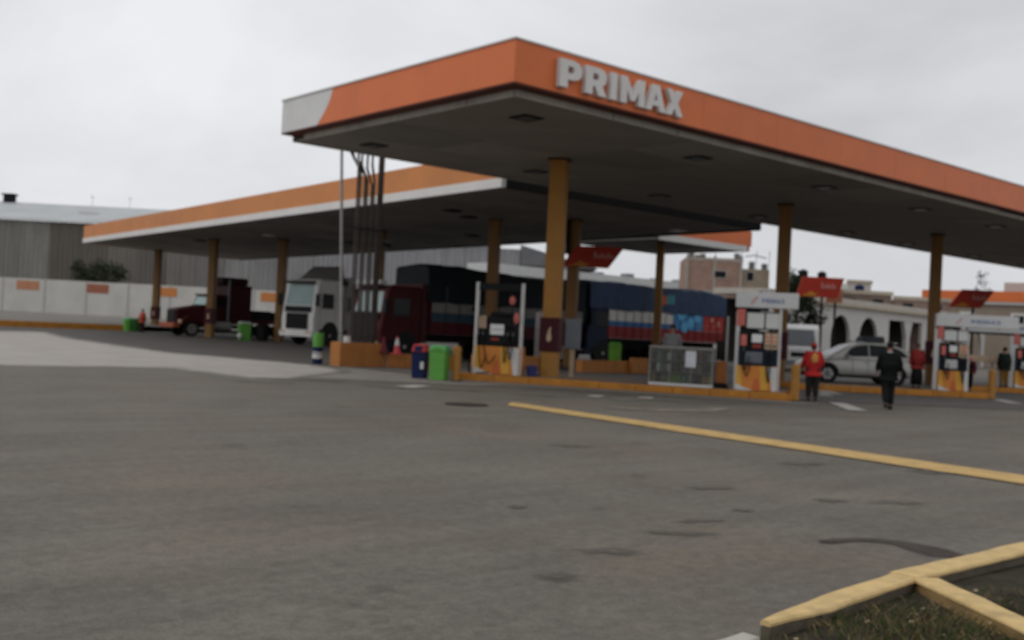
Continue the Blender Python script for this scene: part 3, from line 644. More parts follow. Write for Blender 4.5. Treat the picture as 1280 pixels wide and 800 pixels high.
def drum(name, label, cat, loc, r, h, m, bands=(), lid=None, group=None):
    t = thing(name, label, cat, loc, group=group)
    b = MB().cyl((0, 0, 0), (0, 0, h), r, n=20).build('shell', m, t)
    for z in (.33, .66): MB().cyl((0, 0, h*z-.012), (0, 0, h*z+.012), r+.012, n=20).build('hoop', m, b)
    MB().cyl((0, 0, h+.001), (0, 0, h+.03), r+.01, n=20).build('lid', lid or m, t); return t
d1 = drum('drum', 'small navy drum with a white label at the left foot of the orange planter', 'drum', (18.25, 31.0, 0), .17, .56, BLUEB)
MB().cyl((0, 0, .2), (0, 0, .42), .175, n=20).build('white_label', PALE, d1)
d2 = drum('bucket', 'green bucket stacked on the small navy drum beside the orange planter', 'bucket', (18.25, 31.0, .592), .18, .44, GREENB)
drum('jerrycan', 'small white jug on the left end of the orange planter', 'jug', (18.72, 29.95, .72), .11, .26, PALE)
for (x, y, lab) in ((28.6, 75.3, 'pair of green bins standing at the far yellow kerb by the left worker'),):
    q = thing('litter_bin', 'bright green bin standing by the far left worker', 'bin', (x, y, 0), -30); 
    MB().cyl((0, 0, 0), (0, 0, .85), .30, .36, n=16).build('body', GREENB, q); MB().cyl((0, 0, .852), (0, 0, .95), .38, .3, n=16).build('lid', GREENL, q)
    q = thing('litter_bin', 'dark green bin between the bright green bin and the far left worker', 'bin', (x+.45, y-.55, 0), -30)
    MB().cyl((0, 0, 0), (0, 0, .85), .30, .36, n=16).build('body', mat('dark_green', (.02, .08, .015)), q); MB().cyl((0, 0, .852), (0, 0, .93), .38, .3, n=16).build('lid', mat('dark_green', (.02, .08, .015)), q)
q = bin_('green litter bin in front of the maroon truck, white lid', (30.0, 59.9, 0), -20, .75, 1.15, GREENB, PALE)
MB().ball((-.3, -.45, .28), (.16, .1, .16)).build('white_bag', PALE, q, smooth=True)
q = bin_('green crate stack under the side of the blue truck', (31.3, 29.6, 0), -20, .4, 1.2, mat('lime_crate', (.12, .30, .03)), GREENB)
q = thing('oil_drum', 'dark oil drum beside the green bin in front of the maroon truck', 'drum', (31.0, 59.4, 0)); MB().cyl((0, 0, 0), (0, 0, .9), .32, n=18).build('shell', DARK, q)
for z in (.3, .6): MB().cyl((0, 0, z-.015), (0, 0, z+.015), .335, n=18).build('hoop', DARK, q)
def cone(label, loc, m, src=None):
    if src: return copy_thing(src, label, loc)
    t = thing('traffic_cone', label, 'traffic cone', loc, group='traffic cones on the low orange wall')
    B('base', m, t, -.17, .17, -.17, .17, 0, .03, .01); MB().cyl((0, 0, .03), (0, 0, .60), .13, .025, n=16).build('body', m, t)
    MB().cyl((0, 0, .30), (0, 0, .52), .0855, .046, n=16).build('white_band', PALE, t); return t
CM = mat('cone_pink_red', (.55, .06, .07), .5)
k1 = cone('red traffic cone with a broad white band on the low orange wall', (20.3, 29.3, .475), CM)
k2 = thing('traffic_cone', 'dim red traffic cone left of the banded one on the low orange wall', 'traffic cone', (20.05, 29.75, .475)); k2['group'] = 'traffic cones on the low orange wall'
B('base', MAROON, k2, -.17, .17, -.17, .17, 0, .03, .01); MB().cyl((0, 0, .03), (0, 0, .58), .13, .025, n=16).build('body', mat('cone_dark', (.18, .02, .03)), k2)

# ---- orange planter, low walls
PLM = mat('planter_orange', (.40, .15, .03), .6, .12, 3, dirt=.2, bump=.2)
t = thing('planter', 'tall orange masonry planter holding the grey vent pipes', 'planter', (18.35, 29.75, 0))
for a, b in ((0, .88), (.884, 1.77)): B('front_wall', PLM, t, a, b, 0, .12, 0, .80, .01)
B('end_wall', PLM, t, 0, .12, .123, .50, 0, .80, .01); B('end_wall', PLM, t, 1.65, 1.77, .123, .50, 0, .80, .01); B('rear_wall', PLM, t, 0, 1.77, .503, .62, 0, .80, .01); B('fill', CONCD, t, .123, 1.647, .123, .50, 0, .72)
t = thing('low_wall', 'low orange wall right of the planter with traffic cones on it', 'wall', (20.15, 29.7, 0), -28)
for i in range(4): B('wall_block', PLM, t, i*.65+.003, (i+1)*.65-.003, 0, .3, 0, .47, .012)
t = thing('low_wall', 'low orange wall on the rear island behind the near column', 'wall', (24.6, 30.4, 0), -11)
for i in range(5): B('wall_block', PLM, t, i*.7+.003, (i+1)*.7-.003, 0, .3, 0, .5, .012)
t = thing('low_wall', 'low orange wall behind the glass cabinet, running under the blue truck', 'wall', (28.2, 28.35, 0), 0)
for i in range(6): B('wall_block', PLM, t, i*.62+.003, (i+1)*.62-.003, 0, .35, 0, .47, .012)
B('end_block', PLM, t, 2.6, 3.55, -.2, -.006, 0, .62, .02)
# vent pipes
pipes_ = [(18.86, .043, 6.95, -.38), (19.0, .043, 6.8, -.34), (19.14, .043, 6.65, -.30), (19.28, .043, 6.5, -.26), (19.42, .043, 6.4, -.22), (19.56, .043, 6.55, -.12), (19.70, .043, 7, 0), (19.82, .043, 7, 0)]
for i, (x, r, zt, bend) in enumerate(pipes_):
    lab = ['leftmost', 'second from left', 'third from left', 'fourth from left', 'fourth from right', 'third from right', 'second from right', 'rightmost'][i]; y = 30.0+(i % 2)*.06
    t = thing('vent_pipe', '%s of the eight slim grey vent pipes rising from the orange planter' % lab, 'pipe', (x, y, .7), group='slim vent pipes in the orange planter')
    pts = [(0, 0, 0), (0, 0, zt-.7-.25), (bend*.5, 0, zt-.7), (bend, 0, zt-.7+.28), (bend, 0, 7.2)] if bend else [(0, 0, 0), (0, 0, 7.2)]
    MB().tube(pts, r).build('pipe', mat('old_pipe', (.07, .055, .048), .6, .3, 5), t); MB().cyl((bend, 0, 7.2), (bend, 0, 7.35), .05, n=10).build('cowl', DARK, t)
t = thing('vent_mast', 'thick dark mast beside the slim vent pipes in the orange planter', 'pole', (19.86, 30.1, .7))
B('shaft', mat('dark_pipe', (.045, .035, .03), .6, .3, 4), t, -.08, .07, -.06, .06, 0, 7.2, .01); B('clamp_bar', DARK, t, -1.2, .1, -.19, -.165, 3.9, 3.96)
lb = MB().cyl((.12, -.02, 3.55), (.45, -.1, 3.5), .07, .11).build('flood_lamp', DARK, t)
t = thing('steel_pole', 'lone slim grey steel pole rising behind the left end of the planter', 'pole', (19.0, 30.7, 0)); MB().cyl((0, 0, 0), (-.42, 0, 7.6), .05, n=12).build('shaft', STEEL, t); B('foot', DARK, t, -.14, .14, -.14, .14, 0, .03)

# ---- things on island one
t = thing('display_cabinet', 'glass display cabinet stocked with oil bottles on the long pump island', 'display cabinet', (*F1(5.28, .40), KH), RZ1)
CW, CDp, CHh = 1.72, .55, 1.06
FR = mat('aluminium_frame', (.28, .27, .25), .45, .1, metal=.3)
B('plinth', PALE, t, 0, CW, 0, CDp, 0, .07); B('top', FR, t, -.01, CW+.01, -.01, CDp+.01, CHh-.05, CHh, .005)
for x in (0, CW-.03):
    for y in (0, CDp-.03): B('corner_post', FR, t, x, x+.03, y, y+.03, .072, CHh-.052)
for x in (CW/3, 2*CW/3): B('mullion', FR, t, x-.007, x+.007, 0, .02, .072, CHh-.052)
B('back_panel', mat('cabinet_back', (.10, .11, .11), .6), t, .03, CW-.03, CDp-.02, CDp-.005, .072, CHh-.052)
B('front_pane', WGLASS, t, .032, CW-.032, .006, .012, .075, CHh-.055); B('side_pane', WGLASS, t, .006, .012, .032, CDp-.032, .075, CHh-.055)
for z in (.36, .67): B('shelf', FR, t, .035, CW-.035, .05, CDp-.03, z, z+.015)
B('paper_notice', mat('notice_paper', (.60, .62, .66), .6), t, .98, 1.26, -.006, -.002, .52, .96)
BOT = [GREENB, mat('teal_bottle', (.10, .28, .26)), BLUEB, mat('grey_bottle', (.22, .22, .22)), mat('pink_bottle', (.35, .07, .09)), mat('tan_bottle', (.36, .25, .12)), BLACK, PALE, REDB]
names = ['green', 'teal', 'blue', 'grey', 'pink', 'tan', 'black', 'white', 'red']
seqs = {.073: [5, 2, 3, 0, 0, 0, 1, 1, 2, 2, 5, 5], .376: [6, 7, 3, 7, 6, 6, 3, 3, 5, 5, 2, 6], .686: [6, 3, 6, 7, 3, 6, 3, 6, 4, 4, 6, 3]}
shelfn = {.073: 'bottom shelf', .376: 'middle shelf', .686: 'top shelf'}
M1 = Matrix.Translation((*F1(5.28, .40), KH)) @ yaw(RZ1)
ordn = ['first', 'second', 'third', 'fourth', 'fifth', 'sixth', 'seventh', 'eighth', 'ninth', 'tenth', 'eleventh', 'twelfth']
for z, sq in seqs.items():
    for i, c in enumerate(sq):
        p = M1 @ Vector((.10+i*.138, .20+random.uniform(-.04, .06), z+.002)); q = thing('oil_bottle', '%s oil bottle, %s from the left on the %s of the glass cabinet' % (names[c], ordn[i], shelfn[z]), 'bottle', p, RZ1, group='oil bottles in the glass cabinet')
        hh = random.uniform(.19, .24); B('body', BOT[c], q, -.055, .055, -.035, .035, 0, hh, .015); MB().cyl((.015, 0, hh-.005), (.015, 0, hh+.035), .016, n=8).build('cap', BOT[(c+3) % 9], q)
t = thing('notice_banner', 'narrow grey-white upright banner behind the pump with tall posts', 'banner', (*F1(1.72, 1.5), KH), RZ1)
B('sheet', mat('grey_white_banner', (.40, .39, .39), .6, .15, 3), t, 0, .42, 0, .02, .55, 1.85); B('stand', DARK, t, .18, .24, .0, .03, 0, .549); B('foot', DARK, t, 0, .42, -.1, .12, 0, .02)
t = thing('bucket', 'dark blue bucket at the foot of the near yellow column', 'bucket', (*F1(1.88, .75), KH)); MB().cyl((0, 0, 0), (0, 0, .30), .13, .17, n=16).build('shell', mat('blue_bucket', (.03, .035, .14)), t); MB().tube([(.17*math.cos(a), 0, .28+.12*math.sin(a)) for a in [k*math.pi/8 for k in range(9)]], .006, 5).build('handle', STEEL, t)
t = thing('electric_cabinet', 'blue-grey meter cabinet on a short post right of the near column', 'cabinet', (22.0, 22.6, .0), RZ1)
B('box', GREYP, t, -.22, .22, 0, .2, 1.0, 1.92, .015); B('door', mat('cabinet_door', (.19, .21, .24), .5), t, -.20, .20, -.012, -.001, 1.03, 1.89, .005); B('post', CREAM, t, -.06, .06, .05, .15, 0, .997)

# ================================================================== PEOPLE
def skin_mesh(name, pts, edges, m, parent, sub=1, root=0):
    names_ = list(pts); me = bpy.data.meshes.new(name); me.from_pydata([pts[k][:3] for k in names_], [(names_.index(a), names_.index(b)) for a, b in edges], [])
    o = bpy.data.objects.new(name, me); COL.objects.link(o); o.modifiers.new('skin', 'SKIN')
    for i, k in enumerate(names_):
        r = pts[k][3]; r = r if isinstance(r, tuple) else (r, r); me.skin_vertices[0].data[i].radius = r; me.skin_vertices[0].data[i].use_root = (i == root)
    s = o.modifiers.new('sub', 'SUBSURF'); s.levels = sub; s.render_levels = sub
    dg = bpy.context.evaluated_depsgraph_get(); new = bpy.data.meshes.new_from_object(o.evaluated_get(dg)); bpy.data.objects.remove(o)
    new.name = name; new.materials.clear(); new.materials.append(m)
    for p in new.polygons: p.use_smooth = True
    q = bpy.data.objects.new(name, new); COL.objects.link(q); q.parent = parent; return q
def lerp3(a, b, t): return tuple(a[i]+(b[i]-a[i])*t for i in range(3))
def person(label, loc, rz, H=1.7, top=REDP, legs=BLACK, hat=None, pose=None, long_top=False, bulk=1.0, skirt=False, hair=HAIR, extra=None):
    """figure facing local -y; joints in fractions of the height"""
    t = thing('person', label, 'person', loc, rz)
    P = dict(pel=(0, 0, .53), wai=(0, 0, .60), che=(0, .0, .72), nec=(0, .0, .825), hd=(0, -.008, .885), crn=(0, 0, .955),
             shL=(-.105, 0, .795), elL=(-.135, .01, .635), wrL=(-.145, -.03, .495), shR=(.105, 0, .795), elR=(.135, .01, .635), wrR=(.145, -.03, .495),
             hpL=(-.052, 0, .515), knL=(-.055, -.005, .285), anL=(-.058, .01, .045), hpR=(.052, 0, .515), knR=(.055, -.005, .285), anR=(.058, .01, .045))
    if pose: P.update(pose)
    P = {k: Vector(v)*H for k, v in P.items()}; k_ = H*bulk
    def v(n, r, off=(0, 0, 0)): return (*(P[n]+Vector(off)), r)
    pts = {'pel': v('pel', (.060*k_, .05*k_)), 'wai': v('wai', (.058*k_, .048*k_)), 'che': v('che', (.068*k_, .052*k_)), 'nec': v('nec', .026*H), 'hd': v('hd', (.040*H, .046*H)), 'crn': v('crn', (.034*H, .040*H))}
    fdir = Vector((0, -1, 0)) if not pose or 'face' not in pose else Vector(pose['face'])
    chin = P['hd']+fdir*.03*H+Vector((0, 0, -.022*H)); pts['chin'] = (*chin, .016*H); nose = P['hd']+fdir*.052*H+Vector((0, 0, .004*H)); pts['nose'] = (*nose, .007*H)
    ed = [('pel', 'wai'), ('wai', 'che'), ('che', 'nec'), ('nec', 'hd'), ('hd', 'crn'), ('hd', 'chin'), ('hd', 'nose')]
    for s in 'LR':
        pts['sh'+s] = v('sh'+s, .028*H); pts['el'+s] = v('el'+s, .020*H); pts['wr'+s] = v('wr'+s, .013*H)
        pts['hp'+s] = v('hp'+s, .045*H); pts['kn'+s] = v('kn'+s, .030*H); pts['an'+s] = v('an'+s, .019*H)
        fdirf = (P['an'+s]+Vector((0, -.07*H, -.03*H))); pts['to'+s] = (*fdirf, .016*H)
        ed += [('che', 'sh'+s), ('sh'+s, 'el'+s), ('el'+s, 'wr'+s), ('pel', 'hp'+s), ('hp'+s, 'kn'+s), ('kn'+s, 'an'+s), ('an'+s, 'to'+s)]
        d = (P['wr'+s]-P['el'+s]).normalized(); side = d.cross(Vector((1, 0, 0))).normalized(); 
        palm = P['wr'+s]+d*.035*H; pts['pa'+s] = (*palm, (.010*H, .019*H)); ed.append(('wr'+s, 'pa'+s))
        for fi, (o_, ln) in enumerate(((-1.5, .034), (-.5, .042), (.5, .040), (1.5, .030))):
            q0 = palm+side*o_*.010*H+d*.018*H; q1 = q0+d*ln*.5*H; q2 = q1+(d+Vector((0, -.4, 0))).normalized()*ln*.5*H
            for j, q in enumerate((q0, q1, q2)): pts['f%s%d%d' % (s, fi, j)] = (*q, .0050*H)
            ed += [('pa'+s, 'f%s%d0' % (s, fi)), ('f%s%d0' % (s, fi), 'f%s%d1' % (s, fi)), ('f%s%d1' % (s, fi), 'f%s%d2' % (s, fi))]
        th = P['wr'+s]+d*.02*H-side*.022*H; th2 = th+(d-side*.5).normalized()*.028*H
        pts['th%s0' % s] = (*th, .0062*H); pts['th%s1' % s] = (*th2, .005*H); ed += [('pa'+s, 'th%s0' % s), ('th%s0' % s, 'th%s1' % s)]
    body = skin_mesh('body', pts, ed, SKIN, t)
    # eyes, ears
    for sx in (-1, 1):
        sd = Vector((fdir.y, -fdir.x, 0))*sx
        e = P['hd']+fdir*.043*H+sd*.018*H+Vector((0, 0, .014*H)); MB().ball(e, .006*H, nu=8, nv=6).build('eye', BLACK, t, smooth=True)
        e = P['hd']+sd*.045*H+Vector((0, 0, .002*H)); MB().ball(e, (.008*H, .012*H, .018*H), nu=8, nv=6).build('ear', SKIN, t, smooth=True)
    hc = P['hd']+Vector((0, 0, .042*H))-fdir*.012*H
    if hat:
        c = MB().ball(hc, (.052*H, .058*H, .045*H), nu=16).build('cap', hat, t, smooth=True)
        MB().ball(hc+fdir*.055*H-Vector((0, 0, .018*H)), (.036*H, .04*H, .006*H), nu=12).build('peak', hat, c, smooth=True)
        MB().ball(hc-fdir*.018*H-Vector((0, 0, .03*H)), (.044*H, .035*H, .04*H), nu=12).build('hair', hair, t, smooth=True)
    else:
        MB().ball(hc-fdir*.004*H, (.050*H, .055*H, .050*H), nu=16).build('hair', hair, t, smooth=True)
    # clothes follow the joints
    g = 1.18*bulk; hem = .50 if not long_top else .40
    hemv = P['pel'].lerp((P['knL']+P['knR'])/2, .02 if not long_top else .42); 
    cp = {'hem': (*hemv, (.100*H*g, .070*H*g)), 'pel': v('pel', (.098*H*g, .068*H*g)), 'wai': v('wai', (.098*H*g, .068*H*g)), 'che': v('che', (.112*H*g, .070*H*g)), 'nec': (*(P['che'].lerp(P['nec'], .82)), (.034*H, .034*H))}
    ce = [('hem', 'pel'), ('pel', 'wai'), ('wai', 'che'), ('che', 'nec')]
    for s in 'LR':
        cp['sh'+s] = v('sh'+s, .044*H*bulk); cp['el'+s] = v('el'+s, .038*H*bulk); w_ = P['el'+s].lerp(P['wr'+s], .93); cp['wr'+s] = (*w_, .030*H*bulk); ce += [('che', 'sh'+s), ('sh'+s, 'el'+s), ('el'+s, 'wr'+s)]
    jk = skin_mesh('jacket', cp, ce, top, t, root=1)
    MB().tube([P['nec']+Vector((.03*H*math.cos(a), .03*H*math.sin(a), -.012*H)) for a in [2*math.pi*i/12 for i in range(13)]], .010*H, 6).build('collar', top, jk)
    if skirt:
        an = (P['anL']+P['anR'])/2; an.z = .09*H
        MB().loft([[(c.x+r*1.2*math.cos(a), c.y+r*math.sin(a), c.z) for a in [2*math.pi*i/16 for i in range(16)]] for c, r in ((an, .105*H), ((P['knL']+P['knR'])/2, .10*H), (P['pel'], .078*H))]).build('apron', legs, t, smooth=True)
    lp = {'pel': v('pel', (.062*H*bulk, .052*H*bulk))}; le = []
    for s in 'LR': 
        lp['hp'+s] = v('hp'+s, .068*H*bulk); lp['kn'+s] = v('kn'+s, .054*H*bulk); w_ = P['kn'+s].lerp(P['an'+s], .96); lp['an'+s] = (*w_, .044*H); le += [('pel', 'hp'+s), ('hp'+s, 'kn'+s), ('kn'+s, 'an'+s)]
    skin_mesh('trousers', lp, le, legs, t)
    for s in 'LR':
        a = P['an'+s]; MB().loft([[(a.x+sx*w_, a.y+dy, z) for sx, z in ((-1, a.z-.045*H), (1, a.z-.045*H), (.8, a.z-.045*H+hh), (-.8, a.z-.045*H+hh))] for dy, w_, hh in ((.035*H, .024*H, .045*H), (0, .028*H, .055*H), (-.05*H, .030*H, .035*H), (-.095*H, .024*H, .018*H))]).build('shoe', BLACK, t, .006)
    return t, jk, P
# attendant in red, standing side-on
RJ = mat('red_jacket', (.42, .012, .010), .75, .15, 5, bump=.3); 
t, jk, P = person('person in a red jacket with a yellow back print, standing between two islands', (24.35, 15.78, 0), -15, 1.60, RJ, mat('charcoal_trousers', (.022, .022, .022), .85), hat=mat('red_cap', (.38, .012, .010), .7), long_top=True, bulk=1.15,
    pose=dict(elL=(-.15, .0, .64), wrL=(-.13, -.10, .55), elR=(.15, -.0, .64), wrR=(.175, -.10, .53)))
MB().ball((P['che'].x-.02, P['che'].y+.115, P['che'].z-.02), (.085, .05, .15), nu=12).build('back_print', mat('yellow_print', (.55, .28, .06), .8), jk, smooth=True)
t.rotation_euler = (0, 0, R(128))
# man in black walking towards the islands
BJ = mat('black_jacket', (.005, .006, .006), .8, .3, 5, bump=.3)
t, jk, P = person('person in a black jacket and black trousers walking in front of the silver car', (23.9, 13.35, 0), 128, 1.72, BJ, mat('black_trousers', (.010, .010, .011), .85), bulk=1.12, long_top=True,
    pose=dict(elL=(-.15, .02, .65), wrL=(-.16, -.01, .53), elR=(.15, .02, .65), wrR=(.16, -.03, .53), knL=(-.045, -.05, .285), anL=(-.04, .0, .05), knR=(.04, .0, .285), anR=(.035, .09, .075)))
MB().tube([P['nec']+Vector((.034*math.cos(a)*1.7, .034*math.sin(a)*1.7, -.01)) for a in [math.pi*i/8 for i in range(9)]], .017, 6).build('pale_collar', PALE, jk)
# worker in dark red with long black apron
person('person in a dark red top and long black apron beside the grey pump post', (*F2(3.55, .75), KH), -42, 1.58, mat('dark_red_top', (.22, .014, .012), .8, .2, 5), mat('black_apron', (.008, .008, .009), .8), hat=mat('brown_cap', (.12, .05, .035)), bulk=1.1, skirt=True)
# stooping person in maroon with a pink hood
person('person in dark maroon clothes and a pink hood bending beside the yellow bollard', (*F2(5.35, 1.0), KH), -60, 1.5, mat('maroon_clothes', (.06, .015, .018), .85), mat('black_trousers', (.010, .010, .011), .85), hat=mat('pink_hood', (.50, .07, .11), .8), bulk=1.2,
    pose=dict(wai=(0, -.06, .58), che=(0, -.17, .62), nec=(0, -.25, .66), hd=(0, -.31, .68), crn=(0, -.34, .745), shL=(-.105, -.22, .64), shR=(.105, -.22, .64), elL=(-.12, -.24, .50), elR=(.12, -.24, .50), wrL=(-.10, -.32, .40), wrR=(.10, -.32, .40), pel=(0, .03, .50), hpL=(-.052, .03, .49), hpR=(.052, .03, .49)))
person('person in a black top and mustard trousers on the farthest island', (*F3(1.6, .35), KH), 140, 1.62, mat('black_green_top', (.012, .02, .016), .85), mat('mustard_trousers', (.22, .11, .02), .85), bulk=1.2)
person('person in a grey jacket with black hair behind the glass cabinet', (*F1(5.75, 1.35), KH), -57, 1.72, mat('grey_jacket', (.14, .14, .14), .85, .2, 4), mat('brown_trousers', (.12, .045, .03), .85), bulk=.95)
person('person in a reddish orange top standing alone at the far left of the lanes', (28.95, 73.6, 0), 110, 1.70, mat('orange_red_top', (.40, .06, .03), .8), mat('dark_trousers', (.03, .012, .012), .85), bulk=1.2)

# ================================================================== VEHICLES
def wheel(parent, x, y, r, w, flip=1, rimm=CHROME, name='wheel'):
    """wheel with its axle along y"""
    o = MB().cyl((x, y-w/2, r), (x, y+w/2, r), r, n=28).build(name, RUB, parent, .02)
    MB().cyl((x, y-flip*w/2, r), (x, y-flip*(w/2+.012), r), r*.62, n=24).build('rim', rimm, o)
    sp = MB()
    for k in range(6):
        a = k*math.pi/3; sp.prism([(-.035, .05), (.035, .05), (.02, r*.58), (-.02, r*.58)], (x, y-flip*(w/2+.014), r), (math.cos(a), 0, math.sin(a)), (-math.sin(a), 0, math.cos(a)), .008*flip)
    sp.build('spoke', DARK, o)
    MB().cyl((x, y-flip*w/2, r), (x, y-flip*(w/2+.04), r), r*.16, n=12).build('hub', STEEL, o); return o
# ---- silver SUV, front to local -x, near side y=0
SIL = mat('silver_car_paint', (.40, .39, .36), .3, .05, 2, metal=.35)
t = thing('parked_car', 'silver sport utility car waiting behind the second pump island', 'car', (36.85, 24.25, 0), -39)
def ring(x, zb, zt, y0, y1, sh=.10): return [(x, y0+.03, zb), (x, y0, zb+.25*(zt-zb)), (x, y0+.01, zb+.7*(zt-zb)), (x, y0+sh, zt), (x, y1-sh, zt), (x, y1-.01, zb+.7*(zt-zb)), (x, y1, zb+.25*(zt-zb)), (x, y1-.03, zb)]
Wc = 1.82
st = [(-.02, .38, .66, .30, Wc-.30), (.08, .30, .76, .12, Wc-.12), (.35, .26, .88, .04, Wc-.04), (1.05, .26, 1.02, 0, Wc), (1.35, .26, 1.06, 0, Wc), (2.6, .26, 1.06, 0, Wc), (3.9, .26, 1.08, 0, Wc), (4.45, .30, 1.08, .05, Wc-.05), (4.66, .42, 1.0, .16, Wc-.16)]
body = MB().loft([ring(*s_) for s_ in st]).build('body', SIL, t, .03, True)
ca = [(.95, 1.0, 1.03, .12), (1.95, 1.0, 1.56, .24), (2.35, 1.0, 1.67, .28), (2.9, 1.0, 1.70, .28), (3.6, 1.0, 1.66, .28), (4.2, 1.0, 1.46, .25), (4.58, 1.0, 1.14, .16)]
def cring(x, zb, zt, sh, g=0): return [(x, .06-g, zb), (x, sh-g, zt), (x, Wc-sh+g, zt), (x, Wc-.06+g, zb)]
MB().loft([cring(*c) for c in ca]).build('cabin', SIL, t, .03)
def cabw(poly):     # window on both flanks; points (x, height fraction)
    out = []
    def zt(x):
        for (a, _, za, sa), (b, _, zb_, sb) in zip(ca, ca[1:]):
            if a <= x <= b: k = (x-a)/(b-a); return za+(zb_-za)*k, sa+(sb-sa)*k
    for x, f in poly:
        z1, sh = zt(x); z = 1.04+(z1-1.04)*f; y = .06+(sh-.06)*f; out.append((x, y-.012, z))
    return out
for pl_ in ([(1.62, .16), (2.62, .14), (2.62, .88), (2.15, .88), (1.9, .8)], [(2.68, .14), (3.52, .16), (3.52, .87), (2.68, .88)], [(3.58, .18), (4.28, .34), (3.98, .82), (3.58, .86)]):
    q = cabw(pl_); q2 = [(x, Wc-y, z) for x, y, z in q]; n_ = len(q)
    MB().add(q+[(x, y+.01, z) for x, y, z in q], [tuple(range(n_)), tuple(range(2*n_-1, n_-1, -1))]+[(i, n_+i, n_+(i+1) % n_, (i+1) % n_) for i in range(n_)]).build('side_window', DGLASS, t)
    MB().add(q2+[(x, y-.01, z) for x, y, z in q2], [tuple(range(n_)), tuple(range(2*n_-1, n_-1, -1))]+[(i, n_+i, n_+(i+1) % n_, (i+1) % n_) for i in range(n_)]).build('side_window', DGLASS, t)
MB().add([(1.08, .17, 1.10), (1.08, Wc-.17, 1.10), (1.92, Wc-.30, 1.555), (1.92, .30, 1.555)], [(0, 1, 2, 3)]).build('windscreen', mat('sky_lit_windscreen', (.12, .13, .13), .12), t).location = (-.012, 0, .012)
B('number_plate', PALE, t, -.035, -.022, .7, 1.12, .48, .60); wheel(t, .92, .12, .36, .24); wheel(t, 3.72, .12, .36, .24); wheel(t, .92, Wc-.12, .36, .24, -1); wheel(t, 3.72, Wc-.12, .36, .24, -1)
for x in (.92, 3.72): 
    B_ = MB()
    B_.tube([(x+.43*math.cos(a), -.004, .36+.43*math.sin(a)) for a in [math.pi*k/14-.15 for k in range(16)]], .045, 6); B_.build('wheel_arch', BLACK, t)
    MB().cyl((x, -.003, .37), (x, .2, .37), .415, n=28).build('wheel_well', BLACK, t)
B('sill', BLACK, t, 1.35, 3.3, -.012, .05, .24, .36, .01); B('roof_rail', CHROME, t, 2.2, 3.9, .34, .37, 1.69, 1.73, .01); B('roof_rail', CHROME, t, 2.2, 3.9, Wc-.37, Wc-.34, 1.69, 1.73, .01)
MB().ball((1.72, -.09, 1.10), (.07, .10, .08)).build('mirror', SIL, t, smooth=True)
B('headlight', mat('lamp_clear', (.5, .5, .48), .2), t, .10, .42, .045, .12, .72, .85, .02); B('tail_light', REDP, t, 4.48, 4.62, .03, .2, .82, 1.05, .02)
for x in (1.95, 2.58, 3.4): B('door_seam', DARK, t, x-.005, x+.005, -.005, .01, .38, 1.03)
for x in (2.35, 3.2): B('door_handle', CHROME, t, x, x+.16, -.03, -.005, .86, .89, .005)
B('bumper', BLACK, t, -.05, .3, .2, Wc-.2, .26, .42, .03)
rb = thing('roof_bag', 'dark grey luggage bag strapped on the roof of the silver car', 'bag', (38.9, 22.95, 1.70), -39)
MB().loft([[(x, y0, 0), (x, 1.0-y0, 0), (x, .95-y0, h), (x, .05+y0, h)] for x, y0, h in ((0, .15, .1), (.1, .03, .24), (.9, .02, .27), (1.0, .15, .1))]).build('shell', mat('grey_bag', (.06, .065, .075), .7), rb, .03)
B('strap', BLACK, rb, .45, .50, .0, 1.0, .27, .285)

# ---- white minibus, front towards the viewer's left (-x), small in the distance
t = thing('minibus', 'white minibus with dark windscreen parked in front of the arched building', 'minibus', (49.6, 31.8, 0), 40)
WV = mat('white_van_paint', (.60, .60, .59), .35, .04, dirt=.1)
MB().prism([(0, .35), (0, 1.25), (.12, 1.4), (.45, 2.35), (.8, 2.58), (4.9, 2.58), (5.0, 2.3), (5.0, .35)], (0, 2.1, 0), (1, 0, 0), (0, 0, 1), 2.1).build('body', WV, t, .06)
MB().add([(.10, .2, 1.42), (.10, 1.9, 1.42), (.42, 1.8, 2.28), (.42, .3, 2.28)], [(0, 1, 2, 3)]).build('windscreen', mat('van_glass', (.10, .11, .12), .15), t).location = (-.02, 0, .01)
for a, b in ((.6, 1.5), (1.6, 2.6), (2.7, 3.7), (3.8, 4.8)): B('side_window', DGLASS, t, a, b, -.012, .004, 1.45, 2.15, .0)
for y in (.15, 1.65): B('headlight', CREAM, t, -.02, .02, y, y+.3, .85, 1.05, .01)
B('grille', BLACK, t, -.015, .01, .6, 1.5, .8, 1.05); B('bumper', GREYP, t, -.06, .1, .02, 2.08, .35, .62, .02)
for x in (.85, 4.0): wheel(t, x, .12, .34, .22); wheel(t, x, 1.98, .34, .22, -1)

